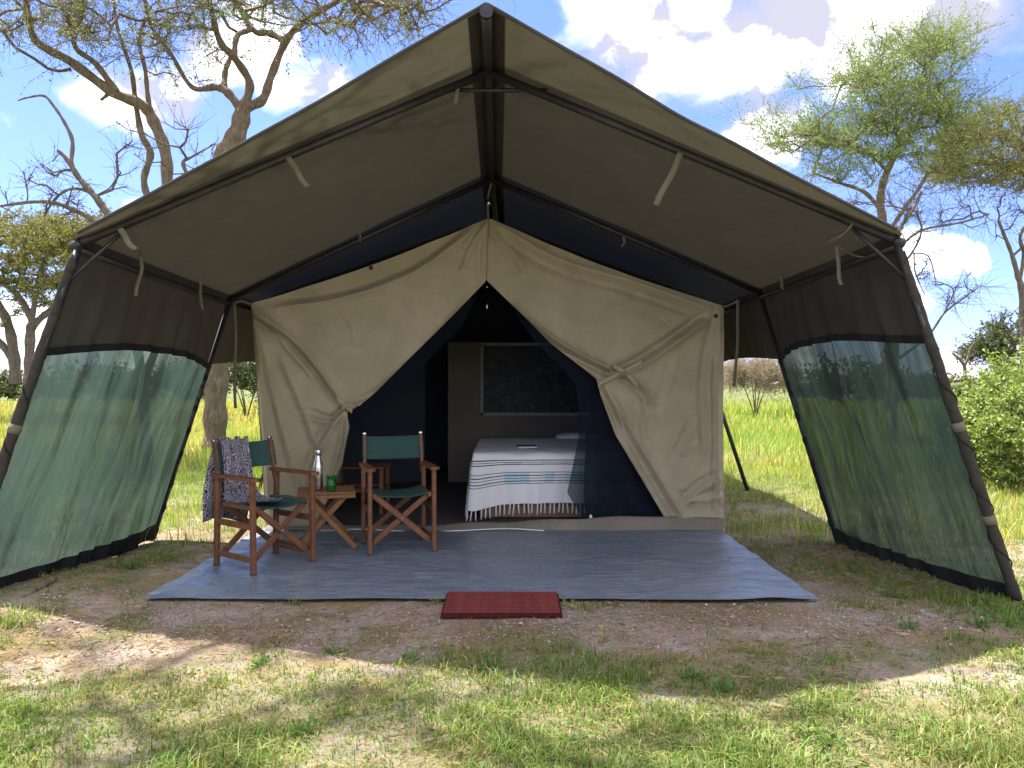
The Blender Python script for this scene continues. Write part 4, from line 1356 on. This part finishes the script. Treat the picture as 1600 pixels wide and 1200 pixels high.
# acacia left of the camera whose crown dapples the foreground
q = np.random.default_rng(91)
tg = np.vstack([ell(95, (-4.7, 5.9, 11.2), (3.3, 1.7, 0.9), q, hollow=0.1), ell(40, (-8.0, 6.6, 11.0), (2.0, 2.0, 0.9), q)])
make_tree('shade_acacia', (-10.2, 7.2, 0), [[(-10.2, 7.2, -0.05, 0.26), (-10.1, 7.1, 3.5, 0.20), (-9.6, 6.9, 7.0, 0.15), (-8.8, 6.6, 9.6, 0.10), (-7.6, 6.3, 10.6, 0.05), (-6.4, 6.1, 11.0, 0.025)],
          [(-9.6, 6.9, 7.0, 0.12), (-10.2, 7.3, 9.0, 0.08), (-10.0, 7.6, 10.6, 0.05)]], tg, 'acacia left of the frame whose crown dapples the foreground grass', 'tree', m_bark,
          (0.075, 0.095, 0.032), (0.18, 0.20, 0.07), 92, r_twig=0.006, n_twig=8, twig_len=0.6, up=0.0, n_leaf=14, leaf=(0.07, 0.03), leaf_frac=0.4, rmax=0.025)

# umbrella acacia at the left edge
r = np.random.default_rng(21)
YU = 27.0
ul = [L([(46, 600, 9), (46, 560, 7.5), (48, 515, 7.5), (52, 505, 7), (40, 480, 5), (22, 455, 4.5), (0, 440, 4)], YU), L([(52, 507, 6), (72, 490, 4.5, .5), (95, 470, 4, 1), (130, 440, 3, 2)], YU),
      L([(24, 600, 9, 1), (22, 555, 8, 1), (12, 505, 7, 1), (-8, 470, 6, 1), (-50, 430, 5, 1)], YU), L([(20, 560, 6, 1), (0, 535, 5, 1), (-30, 500, 4, 1)], YU),
      L([(48, 510, 4), (60, 440, 4), (72, 400, 3.5), (70, 370, 3)], YU), L([(0, 440, 4), (-20, 410, 4), (10, 370, 3)], YU)]
tg = [P(r.uniform(-140, 178), 352 + 16 * r.uniform(-1, 1) + abs(r.normal(0, 1)) * 26, YU + r.uniform(-3, 3.5)) for _ in range(230)]
tg += [P(r.normal(40, 50), r.normal(440, 28), YU + r.uniform(-2, 2)) for _ in range(60)]
make_tree('umbrella_acacia', P(35, 600, YU), ul, tg, 'flat-topped acacia with two dark trunks at the left edge', 'tree', m_bark2,
          (0.10, 0.105, 0.034), (0.24, 0.235, 0.08), 22, r_twig=0.008, n_twig=10, twig_len=0.75, up=0.12, n_leaf=16, leaf=(0.11, 0.05), flat=0.45)

# feathery acacia right of the fly
r = np.random.default_rng(31)
YF = 20.0
fl = thin([L([(1392, 640, 12), (1390, 560, 10), (1386, 450, 9), (1383, 370, 8), (1376, 320, 8), (1380, 285, 7.5), (1395, 250, 6), (1420, 215, 4.5), (1445, 170, 4), (1452, 120, 3), (1462, 85, 2)], YF),
      L([(1384, 370, 5), (1410, 330, 4), (1432, 300, 3.5), (1450, 270, 3)], YF), L([(1378, 330, 5), (1350, 300, 4, .5), (1310, 285, 3, 1), (1270, 270, 2, 1.2)], YF),
      L([(1400, 245, 4), (1405, 200, 3.5), (1398, 165, 3), (1380, 130, 2)], YF), L([(1388, 268, 4), (1350, 235, 3, -.5), (1300, 215, 2, -1), (1250, 210, 1.5, -1.2)], YF)], 0.75)
tg = []
for (cx, cy, sx, sy, n) in ((1455, 78, 80, 20, 60), (1350, 120, 80, 16, 30), (1405, 145, 105, 22, 54), (1325, 200, 115, 14, 62), (1460, 180, 80, 22, 46), (1285, 220, 60, 12, 34), (1390, 245, 90, 14, 40), (1320, 275, 50, 14, 14)):
    for _ in range(n):
        tg.append(P(r.normal(cx, sx * .58), r.normal(cy - 4, sy * .8), YF + r.uniform(-1.6, 1.6)))
make_tree('feathery_acacia', P(1392, 640, YF), fl, tg, 'pale feathery acacia standing above the right eave of the fly', 'tree', m_bark,
          (0.125, 0.185, 0.065), (0.25, 0.325, 0.125), 32, r_twig=0.0045, n_twig=11, twig_len=1.0, up=0.16, n_leaf=20, leaf=(0.070, 0.024), flat=0.32, rmax=0.045)

# bare thicket hanging below its crown
th = [L([(1395, 700, 8), (1400, 560, 7), (1405, 420, 6), (1400, 370, 5), (1425, 330, 4), (1440, 300, 3)], 18), L([(1400, 390, 4), (1440, 360, 3), (1500, 348, 2.5), (1545, 335, 2)], 18),
      L([(1402, 420, 3), (1425, 395, 3), (1440, 360, 2.5), (1432, 330, 2)], 18), L([(1405, 560, 4), (1450, 525, 3), (1475, 490, 2.5), (1500, 470, 2), (1530, 448, 1)], 18),
      L([(1475, 490, 2), (1490, 455, 1.5), (1472, 442, 1.2), (1455, 440, 1)], 18), L([(1425, 395, 2), (1450, 400, 1.6), (1460, 430, 1.3), (1462, 445, 1)], 18),
      L([(1428, 395, 2), (1430, 425, 1.6), (1440, 450, 1.2), (1446, 462, 1)], 18)]
make_tree('bare_thorn_tree', P(1395, 700, 18), thin(th, 0.6), bare(60, 1430, 330, 75, 22, 18, 1.2, 41) + bare(14, 1500, 455, 20, 16, 18, .5, 42) + bare(14, 1440, 420, 18, 25, 18, .5, 43),
          'leafless thorn tree with drooping fine twigs outside the right front leg', 'tree', m_bark2, (0.1, 0.12, 0.04), (0.2, 0.22, 0.08), 44,
          r_twig=0.005, n_twig=8, twig_len=0.8, up=-0.1, n_leaf=1, leaf=(0.04, 0.02), leaf_frac=0.3, rmax=0.022)
bt = [L([(1606, 640, 8), (1602, 560, 7), (1597, 460, 5), (1590, 430, 4), (1580, 395, 3), (1568, 365, 2.5), (1560, 345, 2)], 22), L([(1592, 440, 3), (1600, 400, 3), (1594, 370, 2.5), (1610, 340, 2)], 22), L([(1582, 400, 2), (1600, 385, 2), (1625, 370, 2)], 22)]
make_tree('bare_tree', P(1606, 640, 22), bt, bare(40, 1600, 345, 30, 30, 22, .8, 45), 'grey leafless tree at the far right edge of the sky', 'tree', m_bark2,
          (0.1, 0.1, 0.05), (0.2, 0.2, 0.1), 46, r_twig=0.006, n_twig=5, twig_len=0.55, n_leaf=1, leaf=(0.04, 0.02), leaf_frac=0.2, rmax=0.035)
sn = [L([(1510, 606, 3), (1508, 585, 2.6), (1506, 570, 2.4), (1496, 558, 1.8), (1488, 552, 1.2)], 24), L([(1507, 572, 2), (1513, 558, 1.8), (1516, 545, 1.4), (1524, 534, 1)], 24)]
make_tree('dead_sapling', P(1510, 606, 24), sn, bare(8, 1505, 548, 14, 8, 24, .3, 48), 'small forked dead sapling between the right front leg and the bush', 'tree', m_bark2,
          (0.1, 0.1, 0.05), (0.2, 0.2, 0.1), 47, r_twig=0.005, n_twig=2, twig_len=0.3, n_leaf=1, leaf_frac=0.0, rmax=0.02)
# spreading acacia at the right edge
r = np.random.default_rng(51)
YR = 24.0
rl = [L([(1655, 640, 14), (1650, 540, 12), (1645, 420, 11), (1640, 340, 10), (1625, 290, 7), (1580, 262, 5), (1530, 255, 4), (1490, 268, 3)], YR), L([(1640, 340, 8), (1665, 280, 6), (1690, 230, 5), (1720, 200, 4)], YR), L([(1628, 292, 5), (1610, 250, 4), (1590, 215, 3)], YR)]
tg = []
for _ in range(380):
    x = r.uniform(1455, 1760)
    top = 168 + 55 * max(0, (1545 - x) / 90) ** 1.3
    tg.append(P(x, r.uniform(top, 300 - 0.1 * abs(x - 1600)), YR + r.uniform(-2.5, 2.5)))
make_tree('spreading_acacia', P(1655, 640, YR), rl, tg, 'broad olive acacia crown cut off by the right edge', 'tree', m_bark,
          (0.085, 0.10, 0.032), (0.21, 0.21, 0.07), 52, r_twig=0.0055, n_twig=11, twig_len=0.85, up=0.1, n_leaf=14, leaf=(0.08, 0.032), flat=0.32, rmax=0.06)
# dense dark tree behind the bush
r = np.random.default_rng(61)
make_tree('thicket_tree', P(1580, 625, 26), [L([(1580, 628, 7), (1582, 590, 6), (1578, 560, 5), (1590, 525, 4)], 26), L([(1582, 590, 5), (1560, 560, 4), (1535, 548, 3)], 26)],
          np.vstack([ell(90, P(1590, 535, 26), (1.2, 1.3, 1.0), r), ell(40, P(1540, 552, 26), (.7, .8, .35), r)]), 'dense grey-green tree behind the bright bush on the right', 'tree', m_bark2,
          (0.045, 0.065, 0.025), (0.12, 0.14, 0.06), 62, r_twig=0.007, n_twig=8, twig_len=0.45, n_leaf=14, leaf=(0.09, 0.045))

# ------------------------------------------------------------------ bushes
def bush(name, c, rad, n, label, c_lo, c_hi, seed, group=None, n_leaf=16, leaf=(0.06, 0.03), tw=0.4, n_twig=8, up=0.3):
    r = np.random.default_rng(seed)
    c = np.array(c, float)
    base = np.array((c[0], c[1], float(ground_z(c[0], c[1])) - 0.02))
    tg = ell(n, c, rad, r, -0.75)
    rel = tg - c
    az = np.arctan2(rel[:, 1], rel[:, 0])
    lob = 1 + 0.20 * np.sin(3 * az + seed) + 0.14 * np.sin(7 * az + 5 * rel[:, 2] / rad[2] + seed) + (r.uniform(0, 1, len(tg)) > 0.93) * 0.28
    tg = c + rel * np.stack([lob, lob, 0.85 + 0.3 * (lob - 1) + 0.15 * np.sin(4 * rel[:, 0] / rad[0] + seed)], -1)
    stems = []
    for k in range(5):
        a = k * 1.3 + r.uniform(0, 1)
        t = base + np.array((math.cos(a) * rad[0] * 0.35, math.sin(a) * rad[1] * 0.35, (c[2] - base[2]) * 1.0))
        stems.append([(*base, 0.03), (*(base * 0.6 + t * 0.4 + (0, 0, 0.1)), 0.022), (*t, 0.012)])
    return make_tree(name, base, stems, tg, label, 'bush', m_bark2, c_lo, c_hi, seed, r_twig=0.004, n_twig=n_twig, twig_len=tw, up=up, n_leaf=n_leaf, leaf=leaf, group=group, rmax=0.03)
bush('leafy_bush', (6.85, 9.9, 0.78), (1.15, 1.3, 0.95), 260, 'bright green leafy bush beyond the right front leg', (0.14, 0.20, 0.05), (0.29, 0.36, 0.11), 71, n_leaf=18, leaf=(0.062, 0.030), tw=0.34, n_twig=8)
bush('leafy_bush', (8.0, 10.4, 1.05), (1.3, 1.3, 1.15), 220, 'taller green bush cut off by the right edge', (0.13, 0.185, 0.05), (0.27, 0.33, 0.10), 72, n_leaf=16, leaf=(0.065, 0.032), tw=0.38)
bush('weed_shrub', (-4.75, 6.3, 0.28), (0.55, 0.6, 0.42), 60, 'low weedy shrub seen through the left green net', (0.08, 0.12, 0.03), (0.22, 0.25, 0.08), 73, tw=0.22, leaf=(0.045, 0.018))
bush('thorn_bush', P(385, 588, 30), (1.6, 1.2, 0.9), 80, 'dark bush beyond the meadow between the trunk and the left flap', (0.03, 0.05, 0.02), (0.085, 0.11, 0.04), 74, leaf=(0.12, 0.06), tw=0.6)
bush('brush_heap', P(1180, 588, 33), (1.9, 1.2, 0.75), 110, 'heap of dry brown brushwood beyond the meadow right of the tent', (0.16, 0.12, 0.09), (0.30, 0.24, 0.19), 75, leaf=(0.25, 0.02), tw=0.9, n_leaf=10, n_twig=10)
for k, (px, Y, w, h, lb) in enumerate(((-10, 60, 5, 2.2, 'distant olive bush beneath the flat-topped acacia at the left edge'), (125, 56, 6, 2.9, 'distant olive bush seen through the left net beside the front leg'),
        (205, 62, 4, 2.4, 'distant olive bush seen through the middle of the left net'), (285, 52, 4, 2.6, 'distant olive bush seen through the left net beside the second leg'),
        (1265, 62, 5, 2.4, 'distant olive bush seen through the right net beside the second leg'), (1345, 50, 5, 3.0, 'distant dark bush seen through the middle of the right net'),
        (1425, 66, 5, 2.0, 'distant olive bush seen through the right net beside the front leg'), (1475, 58, 3.5, 1.5, 'low distant bush just right of the right front leg'),
        (1545, 66, 5, 1.7, 'low distant bush behind the dead sapling and the log'))):
    p = P(px, 590, Y)
    bush('distant_bush', (p[0], Y, float(ground_z(p[0], Y)) + h * 0.42), (w * 0.6, 1.6, h * 0.55), 40, lb, (0.05, 0.065, 0.028), (0.13, 0.14, 0.06), 80 + k, 'bushes along the horizon',
         n_leaf=10, leaf=(0.32, 0.17), tw=1.1)
# fallen log by the right bush
g = G()
q = [P(1482, 606, 16), P(1505, 602, 16), P(1530, 606, 16), (P(1560, 608, 16))]
lg = empty('fallen_log', P(1515, 608, 16), 'dark fallen log lying in the grass left of the bright bush', 'log')
g.tube(smooth_path(q, 6), list(np.linspace(0.075, 0.04, 19)), 9)
g.make('log_stem', m_bark2, lg, True)
G().tube(smooth_path([q[1], q[1] + (0.1, 0, 0.12), q[1] + (0.05, 0.1, 0.26)], 4), [0.03] * 4 + [0.02] * 4 + [0.012], 7).make('branch_stub', m_bark2, lg, True)

# ------------------------------------------------------------------ grass, pebbles, weeds
def blades(x, y, h, w, lean, c, r, name, label, sink=0.01):
    n = len(x)
    z = ground_z(x, y) - sink
    a = r.uniform(0, 2 * math.pi, n)
    b = a + r.normal(0, 0.5, n)
    d = np.stack([np.cos(b), np.sin(b), np.zeros(n)], -1)
    s = np.stack([-np.sin(a), np.cos(a), np.zeros(n)], -1)
    p0 = np.stack([x, y, z], -1)
    le = (np.abs(r.normal(0, 1, n)) * lean)[:, None]
    hh = h[:, None]
    p1 = p0 + d * hh * le * 0.35 + np.array([[0, 0, 1]]) * hh * 0.55
    p2 = p0 + d * hh * le + np.array([[0, 0, 1]]) * hh * np.maximum(0.25, 1 - 0.35 * le)
    ww = w[:, None]
    V = np.stack([p0 - s * ww / 2, p0 + s * ww / 2, p1 + s * ww * 0.4, p1 - s * ww * 0.4, p2], 1).reshape(-1, 3)
    i = np.arange(n)[:, None] * 5
    F = np.concatenate([i + np.array([[0, 1, 2]]), i + np.array([[0, 2, 3]]), i + np.array([[3, 2, 4]])], 1).reshape(-1, 3)
    return obj_np(name, V, F, m_grass, col=np.repeat(c, 5, 0), label=label, cat='grass', kind='stuff')

def pick(r, n, x0, x1, y0, y1, dens):
    x, y = r.uniform(x0, x1, n), r.uniform(y0, y1, n)
    k = r.uniform(0, 1, n) < dens(x, y)
    return x[k], y[k]

def clear(x, y):
    """no grass on the sheet, the mat or in the tent"""
    inside = (x > TX0 - 0.01) & (x < TX1 + 0.01) & (y > TY0 - 0.02) & (y < 12.75)
    mat_ = (x > -0.44) & (x < 0.315) & (y > 4.53) & (y < 5)
    return np.where(inside | mat_, 0.0, 1.0)

def near_dens(x, y):
    n = snoise(x, y, 1.6) * 0.55 + snoise(x, y, 4.2) * 0.35 + snoise(x, y, 9.0) * 0.2
    d = 0.36 + 0.75 * n
    d = d + 0.42 * np.clip((4.05 - y) / 0.5, 0, 1)                       # lush towards the camera
    grav = np.exp(-((y - 4.45) / 0.42) ** 2) * np.clip((2.9 - np.abs(x - 0.4)) / 0.8, 0, 1)
    d = d - 0.6 * grav
    d = d - 0.45 * np.clip((-0.7 - x) / 0.8, 0, 1) * np.exp(-((y - 4.0) / 0.45) ** 2)   # dry litter left
    d = d + 0.8 * np.clip((x - 1.9) / 0.5, 0, 1) * np.clip((y - 4.2) / 0.5, 0, 1)
    d = d - 0.25 * np.clip((-2.3 - x) / 0.4, 0, 1) * np.clip((y - 5.0) / 0.5, 0, 1) * (y < 7.5)
    d = d + 0.35 * (y > 7.2)
    edge = np.exp(-((y - 4.9) / 0.06) ** 2) * (np.abs(x) < 2.4)
    return np.clip(d + 0.55 * edge * (snoise(x, y * 0, 3.0) > -0.3), 0.02, 1) * clear(x, y)

r = np.random.default_rng(101)
def gcol(r, n, dry, x=None, y=None):
    g = np.array((0.095, 0.172, 0.046))[None] * r.uniform(0.65, 1.35, (n, 1)) + r.uniform(0, 0.085, (n, 1)) * np.array([[1.35, 1.1, 0.15]])
    st = np.array((0.34, 0.28, 0.13))[None] * r.uniform(0.7, 1.2, (n, 1))
    return np.where((r.uniform(0, 1, n) < dry)[:, None], st, g)
cx, cy = r.uniform(-1, 1, 52000), 2.3 + 9.2 * r.uniform(0, 1, 52000) ** 1.6
cx = cx * (0.70 * cy + 0.25)
kq = r.uniform(0, 1, len(cx)) < near_dens(cx, cy) * np.clip(cx * 0 + 0.95, 0, 1)
cx, cy = cx[kq], cy[kq]
nb = r.integers(4, 13, len(cx))
sp = np.repeat(r.uniform(0.010, 0.040, len(cx)), nb)
x, y = np.repeat(cx, nb) + r.normal(0, 1, nb.sum()) * sp, np.repeat(cy, nb) + r.normal(0, 1, nb.sum()) * sp
kp = (clear(x, y) > 0) & (np.abs(x) < 0.72 * y + 0.4)
x, y = x[kp], y[kp]
hs, vs_ = np.repeat(r.uniform(0.6, 1.5, len(cx)), nb)[kp], np.repeat(r.uniform(0.7, 1.25, len(cx)), nb)[kp]
x2, y2 = pick(r, 80000, -3.4, 3.4, 2.4, 5.4, near_dens)
x, y, hs, vs_ = np.concatenate([x, x2]), np.concatenate([y, y2]), np.concatenate([hs, 0.7 + 0 * x2]), np.concatenate([vs_, 1 + 0 * x2])
dryp = np.clip(0.24 + 0.25 * snoise(x + 5, y, 1.3) + 0.3 * np.clip((-0.5 - x) / 1, 0, 1) * np.exp(-((y - 4.1) / 0.5) ** 2), 0.05, 0.8)
blades(x, y, hs * r.uniform(0.016, 0.060, len(x)) * (0.85 + 0.7 * np.clip(snoise(x, y, 2.2), -0.3, 1)), r.uniform(0.0030, 0.0075, len(x)), 0.9, gcol(r, len(x), dryp) * vs_[:, None] * np.array([[0.95, 1.0, 0.95]]), r, 'short_grass', 'short patchy green and dry grass in front of the tent')
# straw and leaf litter lying flat
x, y = pick(r, 80000, -3.6, 3.4, 2.4, 7.0, lambda x, y: np.clip(0.22 + 0.5 * snoise(x + 3, y + 1, 1.8) + 0.5 * np.clip((-0.4 - x) / 1, 0, 1) * np.exp(-((y - 4.05) / 0.45) ** 2), 0.03, 1) * clear(x, y))
n = len(x)
a = r.uniform(0, 6.28, n)
C = np.stack([x, y, ground_z(x, y) + r.uniform(0.002, 0.014, n)], -1)
D = np.stack([np.cos(a), np.sin(a), r.normal(0.03, 0.12, n)], -1)
LV, LF = quads_leaf(C, D, r.uniform(0.015, 0.085, n), r.uniform(0.002, 0.006, n) + 0.012 * (r.uniform(0, 1, n) > 0.96), r)
obj_np('dry_litter', LV, LF, m_grass, col=np.repeat(np.array((0.34, 0.26, 0.155))[None] * r.uniform(0.4, 1.25, (n, 1)), 4, 0), kind='stuff', label='dry straw and leaf litter scattered over the dirt', cat='litter')
# gravel
x, y = pick(r, 26000, -3.0, 3.2, 3.4, 5.2, lambda x, y: np.clip(0.20 + 0.5 * snoise(x, y, 2.1) + 0.55 * np.exp(-((y - 4.35) / 0.42) ** 2), 0, 1) * clear(x, y))
n = len(x)
octv = np.array([(1, 0, 0), (0, 1, 0), (-1, 0, 0), (0, -1, 0), (0, 0, 1), (0, 0, -1)], float)
octf = np.array([(0, 1, 4), (1, 2, 4), (2, 3, 4), (3, 0, 4), (1, 0, 5), (2, 1, 5), (3, 2, 5), (0, 3, 5)])
sz = 0.0030 + 0.0055 * r.uniform(0, 1, n) ** 3 + 0.009 * (r.uniform(0, 1, n) > 0.99)
V = octv[None] * r.uniform(0.6, 1.3, (n, 6, 1)) * sz[:, None, None] * np.array([1.2, 1.2, 0.75])
a = r.uniform(0, 6.28, n)
ca, sa = np.cos(a)[:, None], np.sin(a)[:, None]
V = np.stack([V[..., 0] * ca - V[..., 1] * sa, V[..., 0] * sa + V[..., 1] * ca, V[..., 2]], -1)
V = V + np.stack([x, y, ground_z(x, y) + sz * 0.35], -1)[:, None]
F = (octf[None] + np.arange(n)[:, None, None] * 6).reshape(-1, 3)
pc = np.array((0.36, 0.295, 0.27))[None] * r.uniform(0.4, 1.3, (n, 1)) * r.normal(1, 0.05, (n, 3))
mp_ = M("pebble")
at = mp_.n('ShaderNodeAttribute')
at.attribute_name = 'Col'
m_peb = mp_.done(mp_.bsdf(at.outputs['Color'], 0.9, 0.15))
obj_np('gravel', V.reshape(-1, 3), F, m_peb, col=np.repeat(pc, 6, 0), kind='stuff', label='fine pinkish gravel in front of the grey sheet', cat='gravel')

# meadow behind and beside the tent
def meadow(x, y):
    d = 0.75 + 0.3 * snoise(x, y, 0.8)
    shade = (x > TX0 - 0.9) & (x < 3.1) & (y < 9.5)
    return np.clip(d, 0.1, 1) * clear(x, y) * np.where(shade, 0.25, 1.0)
for (n, x0, x1, y0, y1, h0, h1, w0, w1) in ((90000, -9, 9, 6.5, 13, 0.05, 0.20, 0.004, 0.009), (90000, -17, 17, 12, 24, 0.12, 0.38, 0.008, 0.018), (70000, -36, 36, 23, 50, 0.2, 0.5, 0.02, 0.045)):
    x, y = pick(r, n, x0, x1, y0, y1, meadow)
    dry = np.clip(0.14 + 0.22 * snoise(x, y, 0.45) + 0.35 * (x < -6) * (y > 14), 0.03, 0.85)
    c = gcol(r, len(x), dry) * np.array([[1.6, 1.5, 1.2]])
    blades(x, y, r.uniform(h0, h1, len(x)) * (1 + 0.4 * snoise(x, y, 0.9)), r.uniform(w0, w1, len(x)), 0.45, c, r, 'meadow_grass', 'tall bright green meadow grass around the tent')

# broad-leaved weeds in the foreground
def weed(px, py, s, seed, lb):
    r = np.random.default_rng(seed)
    Y = 1680 / (py - 597)
    b = np.array(((px - 800) / 1200 * Y, Y, 0.0))
    b[2] = float(ground_z(b[0], b[1])) - 0.005
    n = 34
    a = r.uniform(0, 6.28, n)
    el = r.uniform(0.15, 1.2, n)
    d = np.stack([np.cos(a) * np.cos(el), np.sin(a) * np.cos(el), np.sin(el)], -1)
    st = b + d * (r.uniform(0.1, 1.2, n) * s)[:, None] * np.array([1.3, 1.3, 0.9])
    ld = d * 0.7 + np.array([0, 0, 0.1])
    ld /= np.linalg.norm(ld, axis=1, keepdims=True)
    LV, LF = quads_leaf(st, ld, s * r.uniform(0.4, 0.65, n), s * r.uniform(0.28, 0.42, n), r)
    sv, sf = segs(np.repeat(b[None], n, 0), st, 0.0015, 0.001, 3)
    V, F = np.vstack([LV, sv]), np.vstack([LF, sf + len(LV)])
    col = np.array((0.095, 0.18, 0.05))[None] * r.uniform(0.7, 1.4, (n, 1))
    c = np.vstack([np.repeat(col, 4, 0), np.repeat(col, 6, 0)])
    o = obj_np('weed', V - b, F, m_grass, col=c, label=lb, cat='weed', group='weeds in front of the tent')
    o.location = b
for i, (px, py, s, lb) in enumerate((
        (525, 1018, .045, 'small broad-leaved weed in the gravel in front of the left chair'), (772, 1040, .065, 'leafy weed clump straight in front of the red mat'),
        (405, 1040, .05, 'small weed in the sunlit litter at lower left'), (640, 1030, .05, 'small weed in front and left of the red mat'),
        (1085, 1060, .055, 'broad-leaved weed right of the mat, the left one of a pair'), (1130, 1080, .06, 'broad-leaved weed right of the mat, the right one of a pair'),
        (1420, 985, .055, 'small weed in the shade in front of the right net'), (1530, 978, .075, 'big leafy weed at the foot of the right front leg'),
        (1395, 930, .07, 'leafy weed under the skirt of the right net'), (205, 890, .065, 'leafy weed beside the skirt of the left net'),
        (1290, 1170, .05, 'small weed in the sunlit grass at lower right'), (470, 1142, .05, 'broad-leaved weed in the grass at the lower left of the picture'))):
    weed(px, py, s, 300 + i, lb)
# stick under the left net
G().tube(smooth_path([P(35, 938, 4.9), P(62, 920, 5.1), P(88, 903, 5.35)], 5), [0.016] * 5 + [0.013] * 5 + [0.008], 8).make('fallen_stick', m_bark, smooth=True, label='pale fallen stick lying under the left net', cat='stick')
